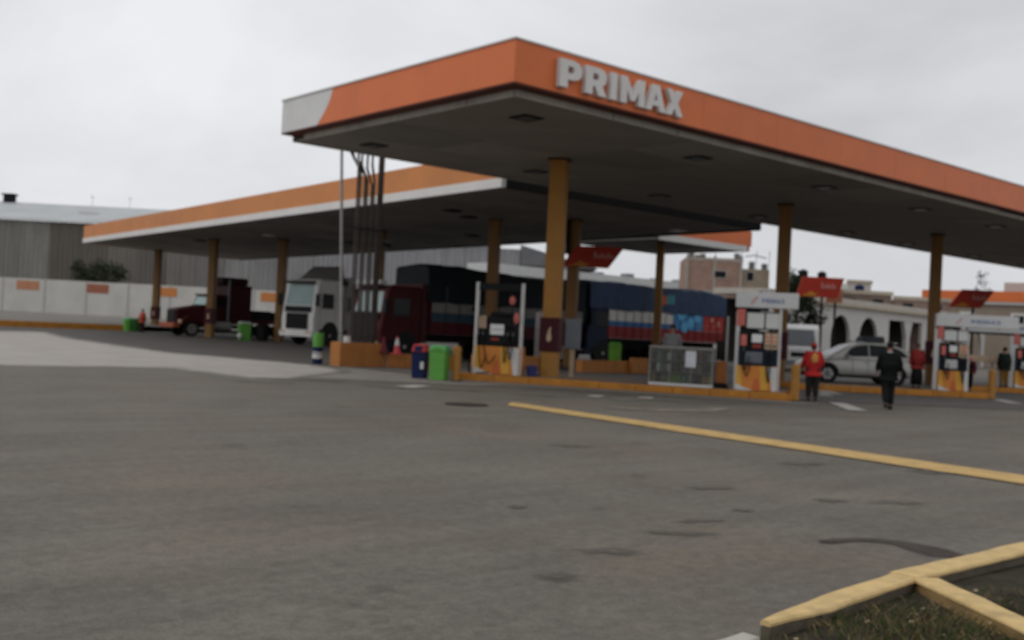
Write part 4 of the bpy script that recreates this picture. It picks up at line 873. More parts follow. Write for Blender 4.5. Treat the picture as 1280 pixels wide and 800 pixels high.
# ---- trucks
def cab_over(t, m, x0=0, L_=2.2, Wd=2.5, H_=2.95, visor=True, lower=None, glassm=WIND, zb=.55):
    body = MB().prism([(x0+.03, zb), (x0, 1.3), (x0+.10, 1.95), (x0+.30, H_-.1), (x0+.5, H_), (x0+L_, H_), (x0+L_, zb)], (0, Wd, 0), (1, 0, 0), (0, 0, 1), Wd).build('cab', m, t, .10)
    MB().add([(x0+.115, .22, 1.98), (x0+.115, Wd-.22, 1.98), (x0+.285, Wd-.30, H_-.28), (x0+.285, .30, H_-.28)], [(0, 1, 2, 3)]).build('windscreen', glassm, t).location = (-.022, 0, .004)
    B('lower_screen_panel', BLACK, t, x0-.0, x0+.09, .25, Wd-.25, 1.62, 1.93, .02)
    if visor: B('sun_visor', BLACK, t, x0-.06, x0+.25, .2, Wd-.2, H_-.24, H_-.12, .02)
    g = B('grille', BLACK, t, x0-.05, x0-.002, .42, Wd-.42, .78, 1.58, .03)
    for k in range(4): B('grille_bar', DARK, g, x0-.065, x0-.052, .6, Wd-.6, .90+k*.16, .94+k*.16)
    B('bumper', lower or m, t, x0-.10, x0+.5, 0, Wd, .42, .72, .03)
    for y in (.1, Wd-.45): B('headlight', CREAM, t, x0-.115, x0-.102, y, y+.35, .60, .72, .01)
    B('side_window', DGLASS, t, x0+.60, x0+1.45, -.015, .004, 1.85, 2.6, .01); B('door_seam', DARK, t, x0+.45, x0+.46, -.004, .01, .8, H_-.3); B('door_seam', DARK, t, x0+1.6, x0+1.61, -.004, .01, .8, H_-.3)
    q = B('mirror', BLACK, t, x0-.02, x0+.10, -.30, -.08, 1.95, 2.55, .02); MB().tube([(x0+.1, -.18, 2.5), (x0+.3, 0, 2.6)], .015, 5).build('bracket', BLACK, q)
    q = B('mirror', BLACK, t, x0-.02, x0+.10, Wd+.08, Wd+.30, 1.95, 2.55, .02)
    wheel(t, x0+1.25, .17, .52, .3, rimm=STEEL); wheel(t, x0+1.25, Wd-.17, .52, .3, -1, rimm=STEEL)
    MB().cyl((x0+1.25, -.006, .55), (x0+1.25, .3, .55), .66, n=24).build('wheel_arch', BLACK, t)
    B('step', DARK, t, x0+.45, x0+.62, -.02, .1, .45, .8)
def stake_bed(t, x0, L_, Wd, zb, zt, bands, tarpm, ztarp, n=10, peak=None, tarp_front=0):
    """cargo bed: vertical side boards in horizontal colour bands, tarpaulin heaped above"""
    B('chassis', DARK, t, x0-.3, x0+L_, .7, Wd-.7, .75, zb-.06); B('bed_floor', DARK, t, x0, x0+L_, 0, Wd, zb-.055, zb)
    w = L_/n
    for (z0, z1, m) in bands:
        for i in range(n):
            bm_ = m[i*len(m)//n] if isinstance(m, list) else m
            B('side_board', bm_, t, x0+i*w+.012, x0+(i+1)*w-.012, 0, .05, z0+.006, z1-.006)
            B('side_board', bm_, t, x0+i*w+.012, x0+(i+1)*w-.012, Wd-.05, Wd, z0+.006, z1-.006)
        B('front_board', bands[0][2] if not isinstance(bands[0][2], list) else REDP, t, x0-.06, x0-.002, 0, Wd, z0+.006, z1-.006)
    for i in range(n+1): B('stake', DARK, t, x0+i*w-.014, x0+i*w+.014, -.02, -.002, zb, zt)
    rings = []; K = 26
    for k in range(K+1):
        x = x0-tarp_front+(L_+tarp_front+.1)*k/K; u = k/K; zz = ztarp(u)+random.uniform(-.05, .05); e = .12 if k in (0, K) else 0
        rings.append([(x, -.07+random.uniform(-.02, .02), zt-.15-random.uniform(0, .10)), (x, -.05, zt+(zz-zt)*.5), (x, -.03+random.uniform(-.03, .03), zz-.10), (x, .12, zz+random.uniform(-.03, .03)), (x, Wd/2, zz+.08), (x, Wd-.12, zz), (x, Wd+.03, zz-.10), (x, Wd+.04, zt+(zz-zt)*.5), (x, Wd+.07, zt-.15)])
    MB().loft(rings).build('tarpaulin', tarpm, t, .03)
    for k in range(5): 
        x = x0+L_*(.08+.2*k); MB().tube([(x, -.085, zt-.2), (x+.02, -.07, zt+.4), (x+.1, .1, ztarp(.1+.2*k)-.2)], .012, 5).build('rope', mat('rope', (.16, .15, .13)), t)
# white truck
t = thing('truck', 'white cab-over truck with a black grille in the lane behind the vent pipes', 'truck', (30.75, 52.9, 0), 14); t.scale = (1.08, 1.08, 1.17)
WT = mat('white_truck_paint', (.80, .79, .75), .35, .05, 2, dirt=.15)
cab_over(t, WT, 0, 2.25, 2.5, 3.3, visor=True, zb=.6)
MB().loft([[(.75, .45, 3.303), (.75, 2.05, 3.303), (.85, 2.0, 3.36), (.85, .5, 3.36)], [(2.0, .1, 3.303), (2.0, 2.4, 3.303), (2.0, 2.3, 4.02), (2.0, .2, 4.02)], [(2.25, .05, 3.303), (2.25, 2.45, 3.303), (2.25, 2.3, 4.05), (2.25, .2, 4.05)]]).build('wind_deflector', mat('grey_deflector', (.22, .21, .20), .5), t)
B('sleeper', mat('grey_sleeper', (.28, .27, .26), .5), t, 2.30, 3.1, .0, 2.5, .8, 3.5, .04); B('chassis', DARK, t, 2.3, 8.5, .8, 1.7, .7, 1.0)
B('fuel_tank', STEEL, t, 2.7, 3.9, .05, .6, .45, .95, .08); B('roof_horn', BLACK, t, 1.9, 2.5, -.02, .1, 3.05, 3.35, .03)
for x in (5.5, 6.8): wheel(t, x, .2, .5, .5, rimm=STEEL); wheel(t, x, 2.3, .5, .5, -1, rimm=STEEL)
B('flatbed', DARK, t, 3.4, 10.5, 0, 2.5, 1.15, 1.35); 
for i in range(6): B('cargo_panel', mat('dark_cargo', (.03, .028, .028)), t, 3.4+i*1.18, 3.4+(i+1)*1.18-.02, 0.02, 2.48, 1.36, 3.0, .02)
# red truck with the dark tarpaulin
t = thing('truck', 'dark red cab-over truck with a black tarpaulin load, nearest to the planter', 'truck', (24.9, 37.2, 0), 0)
RT = mat('dark_red_truck_paint', (.045, .004, .005), .5, .15, 2, dirt=.2)
cab_over(t, RT, 0, 2.1, 2.5, 3.15, visor=False, lower=NAVY, glassm=mat('pale_windscreen', (.22, .28, .27), .12, .1, 2))
B('white_roof_board', mat('grey_board', (.34, .34, .33)), t, -.02, .35, .2, 2.3, 3.16, 3.34, .02); B('cab_back', MAROON, t, 2.12, 2.45, .05, 2.45, .7, 3.3, .03)
BLK = mat('black_tarpaulin', (.007, .010, .013), .6, .3, 2, bump=.5, bscale=4)
stake_bed(t, 2.6, 9.4, 2.5, 1.1, 2.75, [(1.12, 1.68, mat('maroon_boards', (.07, .008, .012), .6, .3, 3, dirt=.3)), (1.68, 2.08, mat('teal_boards', (.03, .06, .085), .6, .2, 3, dirt=.3)), (2.08, 2.75, mat('grey_boards', (.20, .19, .18), .7, .2, 3, dirt=.4))], BLK, lambda u: 4.14+.07*math.sin(u*7)-.15*u, 12, tarp_front=.25)
for x in (6.6, 7.9, 10.6): wheel(t, x, .25, .5, .5, rimm=STEEL); wheel(t, x, 2.25, .5, .5, -1, rimm=STEEL)
MB().cyl((5.0, -.05, 2.35), (5.0, -.012, 2.35), .13, n=12).build('spare_cap', DARK, t)
# blue truck
t = thing('truck', 'truck with a navy tarpaulin and white, blue and red side boards behind the glass cabinet', 'truck', (37.6, 37.6, 0), 0)
NB = mat('navy_tarpaulin', (.012, .036, .095), .6, .3, 1.5, bump=.5, bscale=4)
cab_over(t, mat('navy_truck_paint', (.012, .02, .045), .45, .2), 0, 1.6, 2.5, 3.0, visor=True, lower=NAVY)
wb = mat('white_boards', (.58, .57, .54), .6, .08, 3, dirt=.2); bl = mat('sky_blue_panel', (.04, .20, .42), .5, .35, 3); rd = mat('bright_red_boards', (.38, .015, .010), .5, .2, 3)
stake_bed(t, 1.55, 9.6, 2.5, 1.3, 3.0, [(1.32, 1.95, mat('red_boards', (.22, .012, .012), .55, .25, 3, dirt=.2)), (1.95, 2.22, [mat('blue_boards', (.03, .12, .30), .5, .2)]*8+[bl]*4+[rd]*3), (2.22, 3.0, [wb]*8+[bl]*4+[rd]*3)], NB, lambda u: 4.18-.20*max(0, (u-.85)/.15)+.06*math.sin(u*9), 15, tarp_front=1.45)
B('tarp_patch', mat('orange_red_patch', (.40, .09, .03)), t, 5.2, 5.9, -.10, -.075, 3.25, 3.75); B('tarp_patch', mat('teal_patch', (.05, .22, .26)), t, 5.95, 6.6, -.10, -.075, 3.3, 3.8)
for q in (bl, wb): pass
for (x, z) in ((7.3, 2.75), (8.1, 2.35), (7.6, 2.1), (8.7, 2.7)): MB().cyl((x, -.04, z), (x, -.006, z), .30, n=18).build('painted_disc', mat('pale_blue_paint', (.10, .38, .62), .5), t)
for (x, z) in ((10.0, 2.6), (10.6, 2.4)): MB().prism([(0, -.15), (.12, 0), (0, .15), (-.12, 0)], (x, -.012, z), (1, 0, 0), (0, 0, 1), .006).build('painted_diamond', CREAM, t)
for x in (5.6, 6.9, 9.8): wheel(t, x, .25, .5, .5, rimm=STEEL); wheel(t, x, 2.25, .5, .5, -1, rimm=STEEL)
# maroon bonneted truck
t = thing('truck', 'maroon bonneted truck with a tall sleeper cab in the farthest lane', 'truck', (28.2, 65.6, 0), 0)
MT = mat('deep_maroon_paint', (.045, .006, .008), .5, .15, 2, dirt=.15)
MB().loft([[(.0, .35, .8), (0, 2.1, .8), (0, 2.0, 1.75), (0, .45, 1.75)], [(1.0, .3, .8), (1.0, 2.15, .8), (1.0, 2.05, 1.95), (1.0, .4, 1.95)], [(1.9, .15, .8), (1.9, 2.3, .8), (1.9, 2.2, 2.1), (1.9, .25, 2.1)]]).build('bonnet', MT, t, .06)
g = B('grille', BLACK, t, -.06, -.003, .6, 1.85, .9, 1.7, .03)
for k in range(5): B('grille_bar', DARK, g, -.075, -.062, .65, 1.8, .97+k*.14, 1.03+k*.14)
B('bumper', mat('orange_bumper', (.30, .07, .03)), t, -.35, .1, .05, 2.4, .55, .85, .04)
for y in (.0, 2.0):
    MB().loft([[(.25, y, .75), (.25, y+.45, .75), (.25, y+.45, 1.1), (.25, y, 1.1)], [(.7, y, .95), (.7, y+.45, .95), (.7, y+.45, 1.38), (.7, y, 1.38)], [(1.35, y, .95), (1.35, y+.45, .95), (1.35, y+.45, 1.3), (1.35, y, 1.3)], [(1.75, y, .6), (1.75, y+.45, .6), (1.75, y+.45, .9), (1.75, y, .9)]]).build('mudguard', MT, t, .04); B('headlight', CREAM, t, .12, .248, y+.08, y+.38, .85, 1.08, .02)
MB().prism([(1.9, .8), (1.9, 2.1), (2.15, 2.75), (2.3, 2.85), (3.4, 2.85), (3.4, .8)], (0, 2.35, 0), (1, 0, 0), (0, 0, 1), 2.2).build('cab', MT, t, .05)
MB().add([(1.94, .32, 2.14), (1.94, 2.2, 2.14), (2.15, 2.1, 2.7), (2.15, .42, 2.7)], [(0, 1, 2, 3)]).build('windscreen', mat('green_tint_glass', (.36, .55, .50), .1), t).location = (-.03, 0, .01)
B('sun_visor', BLACK, t, 1.95, 2.3, .3, 2.2, 2.76, 2.86, .02); B('side_window', DGLASS, t, 2.25, 3.1, .135, .148, 2.05, 2.65)
B('sleeper', MT, t, 3.43, 5.1, .05, 2.45, .9, 3.55, .05); B('roof_fairing', mat('dark_fairing', (.03, .010, .010)), t, 3.0, 4.9, .2, 2.3, 3.56, 4.05, .12)
MB().cyl((3.40, .0, 1.0), (3.40, .0, 3.9), .07, n=12).build('exhaust_stack', GREYP, t); MB().cyl((2.2, -.1, .75), (3.5, -.1, .75), .3, n=16).build('fuel_tank', STEEL, t)
B('chassis', DARK, t, .3, 9.0, .8, 1.7, .6, .85); B('flatbed', MAROON, t, 5.3, 11.5, .0, 2.5, 1.0, 1.3, .02)
wheel(t, .95, .2, .5, .3, rimm=STEEL); wheel(t, .95, 2.25, .5, .3, -1, rimm=STEEL)
for x in (6.0, 7.3): wheel(t, x, .25, .5, .5, rimm=STEEL); wheel(t, x, 2.25, .5, .5, -1, rimm=STEEL)
for i in range(4): B('cargo_crate', BLACK, t, 5.5+i*1.4, 6.7+i*1.4, .2, 2.3, 1.305, 1.8+random.uniform(-.1, .2), .03)

# ================================================================== FAR SURROUNDINGS
HX, RX = Vector((.6547, .7559)), Vector((.7559, -.6547))   # depth and lateral directions of the view row
def VP_(lat, d): p = HX*d+RX*lat; return (p.x, p.y)
RZV = math.degrees(math.atan2(RX.y, RX.x))
# white perimeter wall: 3.2 m bays between slim pillars
t = thing('perimeter_wall', 'long white perimeter wall with orange rectangles near its top, behind the lanes', 'wall', (*VP_(-80, 110), 0), RZV)
for i in range(19):
    x = i*4.4; B('wall_bay', WALLW, t, x+.12, x+4.28, 0, .2, .3, 4.32+random.uniform(-.01, .01)); B('pillar', mat('wall_pillar', (.40, .39, .37), .85, .1, dirt=.2), t, x-.12, x+.12, -.012, .22, .3, 4.36)
for a, b, m in ((27.8, 30.2, mat('washed_orange', (.48, .22, .12), .7)), (35.2, 37.5, mat('dull_red_orange', (.34, .12, .07), .7)), (42.6, 44.7, ORANGE2), (53.5, 55.4, ORANGE2)):
    a += .0; B('orange_rectangle', m, t, a, b, -.03, -.014, 3.15, 4.1)
# warehouse
WH = thing('warehouse', 'huge grey-brown corrugated warehouse with a pale metal roof beyond the white wall', 'warehouse', (*VP_(-120, 126), 0), RZV)
tints = [(.13, .115, .095), (.175, .16, .135), (.24, .23, .205), (.16, .138, .11), (.115, .10, .085), (.21, .20, .18)]
for i in range(34):
    x = i*3.55; c = tints[random.randrange(6)]
    k = min(1, max(0, (i-20)/8)); c = tuple(a*(1-k)+b*k for a, b in zip(c, (.30, .30, .31)))
    m = mat('corrugated_sheet_%d' % i if k else 'corrugated_sheet_%d_dark' % random.randrange(8), c, .8, .18, .5, stretch=(4, 4, .25), dirt=.25)
    rib = MB(); pts_ = []
    for j in range(13):
        u = x+3.53*j/12; pts_.append((u, 0 if j % 2 else .12))
    zt_ = 11.75 if i < 33 else 11.2
    for (a, b) in zip(pts_, pts_[1:]): rib.add([(a[0], a[1], 0), (b[0], b[1], 0), (b[0], b[1], zt_), (a[0], a[1], zt_)], [(0, 1, 2, 3)])
    rib.add([(x, .3, 0), (x+3.53, .3, 0), (x+3.53, .3, zt_), (x, .3, zt_)], [(3, 2, 1, 0)])
    rib.build('wall_sheet', m, WH)
RF = mat('pale_metal_roof', (.40, .42, .42), .5, .10, .3, dirt=.15)
for i in range(17):
    x = i*7.1; MB().add([(x+.02, -.4, 11.78), (x+7.08, -.4, 11.78), (x+7.08, 12, 14.9), (x+.02, 12, 14.9), (x+.02, -.4, 11.9), (x+7.08, -.4, 11.9), (x+7.08, 12, 15.02), (x+.02, 12, 15.02)], [(3, 2, 1, 0), (4, 5, 6, 7), (0, 1, 5, 4), (1, 2, 6, 5), (2, 3, 7, 6), (3, 0, 4, 7)]).build('roof_sheet', RF, WH)
for i in (9, 14): B('roof_light', mat('roof_light', (.55, .56, .52), .4), WH, i*7.1+1, i*7.1+3.4, 5.4, 6.4, 13.2, 13.6)
MB().add([(120.7, 0, 0), (120.7, 24, 0), (120.7, 24, 11.7), (120.7, 12, 15), (120.7, 0, 11.7)], [(0, 1, 2, 3, 4)]).build('gable', mat('grey_gable', (.22, .22, .22), .8, .1, .6), WH)
MB().add([(x, y, z) for x in (120.75, 130) for y, z in ((-.2, 9.3), (12, 9.3))]+[(120.75, -.2, 11.7), (120.75, 12, 11.7)], [(0, 2, 3, 1), (0, 4, 2), (1, 3, 5), (4, 5, 3, 2), (0, 1, 5, 4)]).build('lean_to_roof', mat('dark_grey_roof', (.16, .16, .165), .7, .15, .6), WH)
B('roof_vent', DARK, WH, 52.3, 53.6, 11.6, 12.6, 14.9, 15.9, .05); B('vent_cowl', DARK, WH, 52.1, 53.8, 11.5, 12.7, 15.91, 16.1)
# long pale shed along the lanes
t = thing('shed', 'long low shed with a pale roof edge seen between the trucks and the far canopy', 'shed', (66.6, 81.3, 0), 0)
for i in range(10):
    B('wall_bay', mat('shed_wall', (.28, .28, .27), .8, .1), t, i*5+.02, (i+1)*5-.02, 0, .3, 0, 7.0); B('roof_edge', mat('shed_edge', (.55, .56, .55), .6, .06, dirt=.2), t, i*5+.01, (i+1)*5-.01, -.35, 3, 7.05, 8.1)
for i, x in enumerate((12, 17, 22, 27, 31)): B('roof_unit', GREYP, t, x, x+1.0, 1.0, 2.2, 8.11, 8.11+(.4, .3, .5, .3, .4)[i])
# bush above the wall and red-green thing on the wall
def crown(name, c, r, n, size, mats_, parent, hollow=.35):
    mbs = [MB() for _ in mats_]
    cl = [(Vector((random.gauss(0, .45), random.gauss(0, .45), random.gauss(0, .42))), random.uniform(.25, .55)) for _ in range(16)]
    for _ in range(n):
        q, cr = random.choice(cl); d = Vector((random.gauss(0, 1), random.gauss(0, 1), random.gauss(0, 1))).normalized()*cr*random.uniform(hollow, 1)+q
        if d.length > 1.15: continue
        p = Vector(c)+Vector((d.x*r[0], d.y*r[1], d.z*r[2])); s = size*random.uniform(.6, 1.4)
        u = Vector((random.gauss(0, 1), random.gauss(0, 1), random.gauss(0, .6))).normalized(); w = u.cross(Vector((random.random(), random.random(), random.random()))).normalized()*.45
        mbs[min(len(mats_)-1, int(random.random()*len(mats_)))].add([tuple(p-u*s), tuple(p+w*s), tuple(p+u*s), tuple(p-w*s)], [(0, 1, 2, 3)])
    for mb, m in zip(mbs, mats_): mb.build(name, m, parent)
LF = [mat('leaf_dark', (.020, .032, .016), .7, .3, 3), mat('leaf_mid', (.045, .062, .03), .7, .3, 3)]
BARK = mat('bark', (.07, .055, .04), .9, .3, 4)
def tree(label, loc, h, r, tr, n, size, cat='tree', name='tree', sp=None):
    t = thing(name, label, cat, loc); top = h*.55
    MB().tube([(0, 0, 0), (.05, 0, top*.5), (0, .08, top), (.1, 0, h*.75)], [tr, tr*.8, tr*.6, tr*.3]).build('trunk', BARK, t)
    for k in range(6):
        a = k*1.05; MB().tube([(0, .04, top*(.75+.06*k)), (r*.4*math.cos(a), r*.4*math.sin(a), h*.68), (r*.75*math.cos(a), r*.75*math.sin(a), h*.8)], [tr*.4, tr*.25, tr*.1], 6).build('limb', BARK, t)
    crown('crown', (0, 0, h*.70), (r, r, h*.34), n, size, LF, t); return t
tree('dark bushy tree showing above the white wall at far left', (*VP_(-45.5, 116), .8), 6.6, 3.0, .14, 2600, .17)
tree('dark green tree behind the second near-canopy column, beside the red shop sign', (57.0, 38.2, 0), 6.0, 1.7, .12, 3000, .12)
tree('thin topped tree standing over the roof of the orange trimmed building', (*VP_(54.5, 122), 0), 10.2, 1.8, .12, 900, .14)
tree('small round tree on the skyline above the arched building roofs', (*VP_(27.5, 97), 0), 7.1, 1.6, .1, 1200, .12)
# ---- arched white building
t = thing('arched_building', 'long white arcade building with dark round arches and a beige cornice', 'building', (66.0, 44.2, 0), 8)
BW = mat('arcade_white', (.56, .55, .52), .8, .06, .6, dirt=.12); BG = mat('cornice_beige', (.42, .36, .28), .8, .1, .8)
def arch_bay(x, w, h, rr, zc, rect=False, m=BW):
    """wall bay x..x+w with an arched opening"""
    cx = x+w/2; top = []
    if rect: inner = [(cx-rr, 0), (cx-rr, zc), (cx+rr, zc), (cx+rr, 0)]
    else: inner = [(cx-rr, 0)]+[(cx-rr*math.cos(a), zc+rr*math.sin(a)) for a in [math.pi*k/12 for k in range(13)]]+[(cx+rr, 0)]
    poly = [(x, 0)]+inner+[(x+w, 0), (x+w, h), (x, h)]
    MB().prism(poly, (0, .28, 0), (1, 0, 0), (0, 0, 1), .28).build('arch_bay', m, t)
bays = [(-5.3, -.2, 1.75, 0), (-.2, 4.9, 1.75, 0), (4.9, 10.0, 1.8, 0), (10.0, 15.9, 1.95, 0), (15.9, 26.4, 3.9, 1), (26.4, 31.6, 1.95, 0), (31.6, 37.4, 1.95, 0), (37.4, 43.2, 1.95, 0)]
for x0_, x1_, rr_, rc_ in bays: arch_bay(x0_+.004, x1_-x0_-.008, 4.6, rr_, 3.95 if rc_ else 3.95-rr_, bool(rc_))
yc = 21.9; MB().prism([(-.4, 0), (.4, 0), (.4, 2.5), (1.0, 3.94), (-1.0, 3.94), (-.4, 2.5)], (yc, .42, 0), (1, 0, 0), (0, 0, 1), .35).build('y_column', BW, t)
B('back_wall', mat('arcade_shade_wall', (.035, .03, .028), .9), t, -5.3, 43.2, 3.0, 3.2, 0, 4.5); B('arcade_ceiling', CONCD, t, -5.3, 43.2, .29, 2.99, 4.5, 4.58)  # back wall coloured near black to stand for the shade inside the arches
for i in range(10): B('cornice', BG, t, -5.5+i*4.9, -5.5+(i+1)*4.9-.01, -.35, .6, 4.61, 4.82); B('roof_edge', mat('roof_edge_cream', (.50, .46, .40), .8), t, -5.5+i*4.9, -5.5+(i+1)*4.9-.01, -.25, 4, 4.83, 5.25)
for x, z0, z1 in ((6.2, .3, 3.0), (4.6, .2, 3.4), (12.0, .8, 2.6)): B('hanging_board', PALE, t, x, x+.55, 1.2, 1.25, z0, z1)
for x in (.0, 2.6, 5.3, 8.2): B('dado', REDP, t, x, x+1.0, 2.5, 2.8, 0, .7)
# roofs behind the arcade
RB = mat('old_brown_parapet', (.20, .15, .12), .9, .25, .7, dirt=.25)
def block(label, loc, rz, w, d, h, m, name='house', wins=0, tanks=(), wz=None):
    t = thing(name, label, 'building', loc, rz); B('wall', m, t, 0, w, 0, d, 0, h, .02); B('parapet', BG, t, -.1, w+.1, -.1, .1, h+.003, h+.35)
    for i in range(wins):
        x = w*(i+.5)/wins; f = B('window', m, t, x-.65, x+.65, -.04, -.002, (wz or h-2)-.65, (wz or h-2)+.65); B('pane', DGLASS, f, x-.5, x+.5, -.055, -.042, (wz or h-2)-.5, (wz or h-2)+.5)
    for x, r, hh, m2 in tanks: q = MB().cyl((x, d*.4, h), (x, d*.4, h+hh), r, n=14).build('water_tank', m2, t); MB().cyl((x, d*.4, h+hh), (x, d*.4, h+hh+.15), r*.9, r*.3, n=14).build('tank_lid', m2, t)
    return t
block('low brown house roof rising behind the left part of the arcade', (*VP_(30.6, 99), 0), RZV, 5.2, 6, 6.5, RB, wins=2, tanks=((2.9, .45, .9, BLUEB),), wz=5.6)
block('long brown parapet house behind the middle of the arcade', (*VP_(36.4, 100), 0), RZV, 5.4, 6, 6.2, mat('red_brown_parapet', (.25, .17, .145), .9, .25, .7, dirt=.2), wins=2, tanks=((4.2, .3, .35, BLACK),), wz=5.4)
block('small white rooftop house between the red shop sign and the brown roofs', (*VP_(33.8, 106), 0), RZV, 2.4, 3, 7.9, WALLW, wins=1)
block('dark roofed house hidden mostly behind the slanted red sign by the tree', (*VP_(26.2, 98), 0), RZV, 4.3, 5, 7.2, RB, wins=2, tanks=((1.4, .45, 1.3, BLACK), (3.2, .42, 1.2, BLACK)), wz=6.2)
# orange trimmed building, its front runs nearer towards the right
t = thing('building', 'tan two-storey building with a bright orange roof band at far right', 'building', (*VP_(46.5, 119), 0), -72)
TAN = mat('tan_render', (.26, .21, .165), .85, .12, .5, dirt=.15)
B('wall', TAN, t, 0, 40, 0, 12, 0, 6.9); 
for i in range(8): B('orange_band', ORANGE, t, i*5+.01, (i+1)*5-.01, -.4, 12.2, 7.2, 8.35)
B('white_band', PALE, t, 0, 40, -.3, 12.1, 6.92, 7.19)
for i in range(7):
    f = B('window', PALE, t, 4+i*5.2, 5.6+i*5.2, -.06, -.002, 3.9, 6.0); B('pane', DGLASS, f, 4.25+i*5.2, 5.35+i*5.2, -.075, -.062, 4.15, 5.75)
B('roof_house', mat('pale_grey_wall', (.42, .41, .39), .85), t, 8, 20, 4, 9, 8.36, 9.6)
# brick building
t = thing('brick_building', 'unfinished pinkish brick building with one dark window above the blue truck', 'building', (*VP_(16.4, 100), 0), RZV-4)
def bwall(x0, x1, z0, z1, holes):
    B('wall', BRICKM, t, x0, x1, 0, 7, z0, z1)
bwall(0, 5.3, 0, 9.3, 0); B('wall', mat('tan_brick', (.27, .21, .15), .85, .2, 1, dirt=.2), t, 5.31, 7.9, .3, 7, 0, 8.4)
for z in (6.0, 9.0): B('concrete_band', CONC, t, -.05, 5.35, -.05, -.002, z, z+.22)
for x in (0, 2.6, 5.1): B('concrete_pillar', CONC, t, x-.04, x+.2, -.07, -.052, 0, 9.5)
f = B('window', CONC, t, 2.5, 3.9, -.08, -.055, 7.35, 8.15); B('pane', BLACK, f, 2.7, 3.75, -.095, -.082, 7.45, 8.05)
f = B('window', CONC, t, 5.7, 6.5, .25, .298, 7.2, 8.2); B('pane', BLACK, f, 5.8, 6.4, .235, .248, 7.3, 8.1)
for x, y, h in ((.3, 1, .7), (.9, 1, .45), (1.4, 1, .6), (4.6, .5, .8), (4.9, .6, .5), (6.1, 1, 1.1), (7.3, 1, .9)): B('roof_clutter', mat('roof_clutter_grey', (.16, .17, .16), .9, .3), t, x, x+.5, y, y+.5, (9.3 if x < 5.3 else 8.4)+.01, (9.3 if x < 5.3 else 8.4)+h*.7)
for x in (.1, 2.7, 5.2, 6.6, 7.8): MB().cyl((x, .3, 8.3), (x+.05, .3, 10.2), .025, n=6).build('rebar', DARK, t)
MB().tube([(5.6, .5, 9.6), (6.5, .5, 9.75), (7.6, .5, 9.5)], .05, 6).build('cable', DARK, t)
t = thing('house', 'white rendered wall block just right of the brick building', 'building', (*VP_(22.6, 96), 0), RZV); B('wall', WALLW, t, 0, 5.2, 0, 5, 0, 5.95); B('roof_slab', DARK, t, 1.0, 5.6, -.3, 5, 5.953, 6.25)
block('white walled low house directly behind the blue truck', (*VP_(13.5, 92), 0), RZV, 8.8, 5, 4.3, WALLW, wins=2)
# red shop signs on posts
def redsign(label, loc, rz, w, h, z, skew, post=True, m=REDP):
    t = thing('shop_sign', label, 'sign', loc, rz)
    bd = MB().prism([(-w/2, 0), (w/2-skew, 0), (w/2, h), (-w/2+skew, h)], (0, .12, z), (1, 0, 0), (0, 0, 1), .12).build('board', m, t, .01)
    o_ = MB().prism([(-w*.42, .04*h), (-w*.1, .04*h), (0, .34*h), (-w*.08, .14*h), (-w*.2, .30*h), (-w*.30, .12*h)], (0, -.012, z), (1, 0, 0), (0, 0, 1), .01).build('yellow_curve', mat('sign_amber', (.50, .20, .02)), bd)
    x = .02*w
    for k, hh in enumerate((.30, .18, .24, .17, .26, .17)):
        B('sign_letter', mat('sign_pale_red', (.50, .22, .20)), bd, x, x+w*.035, -.022, -.002, z+h*.44, z+h*(.44+hh)); x += w*.055
    if post: MB().cyl((w*.05, .06, 0), (w*.05, .06, z), .07, n=10).build('post', DARK, t)
    return t
t = redsign('red slanted shop sign hanging under the far canopy beside its inner column', (32.2, 32.05, 0), RZV, 2.7, .92, 4.36, .65, post=False)
B('bracket', DARK, t, -1.2, -1.0, .13, .2, 4.9, 6.44); MB().tube([(-2.0, .1, 4.95), (-1.0, .1, 4.95)], .04, 6).build('arm', DARK, t)
t = redsign('red slanted shop sign on a dark post beside the dark green tree', (52.8, 34.0, 0), RZV, 2.75, 1.15, 4.25, .35)
redsign('small pink and tan sign below the slanted red sign by the arcade', (54.2, 33.9, 0), RZV, 1.0, .8, 4.0, .05, m=mat('tan_pink_board', (.45, .20, .12)))
redsign('red slanted shop sign on a post before the tan building', (54.2, 25.8, 0), RZV, 2.4, .95, 3.85, .7)
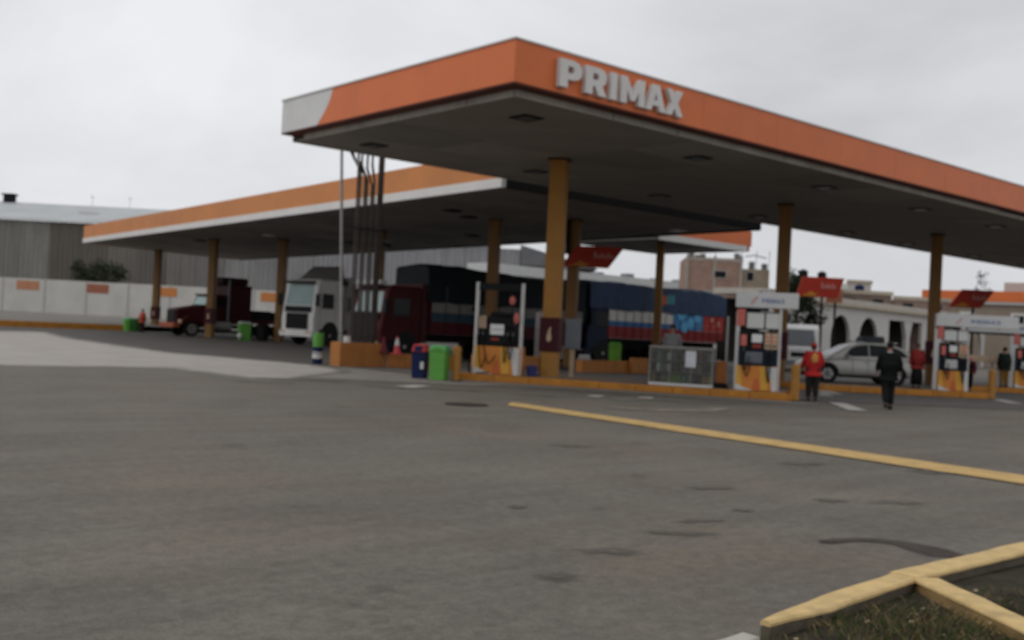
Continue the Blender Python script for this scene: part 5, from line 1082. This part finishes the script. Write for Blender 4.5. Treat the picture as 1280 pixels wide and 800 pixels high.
# street lamps and aerials on the skyline
for i, (lat, d, h, lab) in enumerate(((-56.5, 139, 16.6, 'thin aerial mast on the warehouse roof at left'), (-51.5, 139, 16.6, 'thin aerial mast on the warehouse roof near the canopy tip'))):
    t = thing('aerial_mast', lab, 'mast', (*VP_(lat, d), 0)); MB().cyl((0, 0, 0), (0, 0, h), .03, n=8).build('shaft', STEEL, t); MB().cyl((-.3, 0, h-.3), (.3, 0, h-.3), .02, n=6).build('crossarm', DARK, t)
t = thing('power_pole', 'grey concrete power pole beside the second near-canopy column', 'pole', (46.5, 33.4, 0)); MB().cyl((0, 0, 0), (0, 0, 4.4), .14, .10, n=12).build('shaft', PALE, t); B('crossarm', CONCD, t, -.3, .3, -.05, .05, 4.1, 4.2)
# shelf on the farthest island
t = thing('shelf_rack', 'dark shelf rack with small goods on the farthest island', 'rack', (*F3(3.9, .35), KH), RZ2)
for z in (0, .45, .9, 1.35, 1.75): B('shelf', DARK, t, 0, 1.6, 0, .4, z, z+.04)
for x in (0, 1.56): B('upright', WHITE, t, x, x+.04, 0, .4, .042, 1.95)
B('back_panel', mat('rack_back', (.04, .035, .035)), t, .045, 1.555, .38, .4, .05, 1.74)
for z, zn in ((.045, 'lowest'), (.495, 'second'), (.945, 'third'), (1.395, 'top')):
    for i in range(6):
        c = random.randrange(9); p = Matrix.Translation((*F3(3.9, .35), KH)) @ yaw(RZ2) @ Vector((.14+i*.25, .2, z+.002)); h_ = random.uniform(.16, .3)
        q = thing('goods_box', '%s goods pack, %s from the left on the %s shelf of the dark rack' % (names[c], ordn[i], zn), 'box', p, RZ2, 'goods on the dark shelf rack'); B('carton', BOT[c], q, -.08, .08, -.08, .08, 0, h_, .01)
        B('print', PALE, q, -.05, .05, -.085, -.081, h_*.3, h_*.7)
t = thing('counter', 'pale counter table on the farthest island, left of the dark rack', 'table', (*F3(.2, 1.0), KH), RZ2); B('top', CREAM, t, 0, 1.5, 0, .6, .95, 1.2, .02)
for x in (.02, 1.42):
    for y in (.02, .52): B('leg', WHITE, t, x, x+.06, y, y+.06, 0, .949)
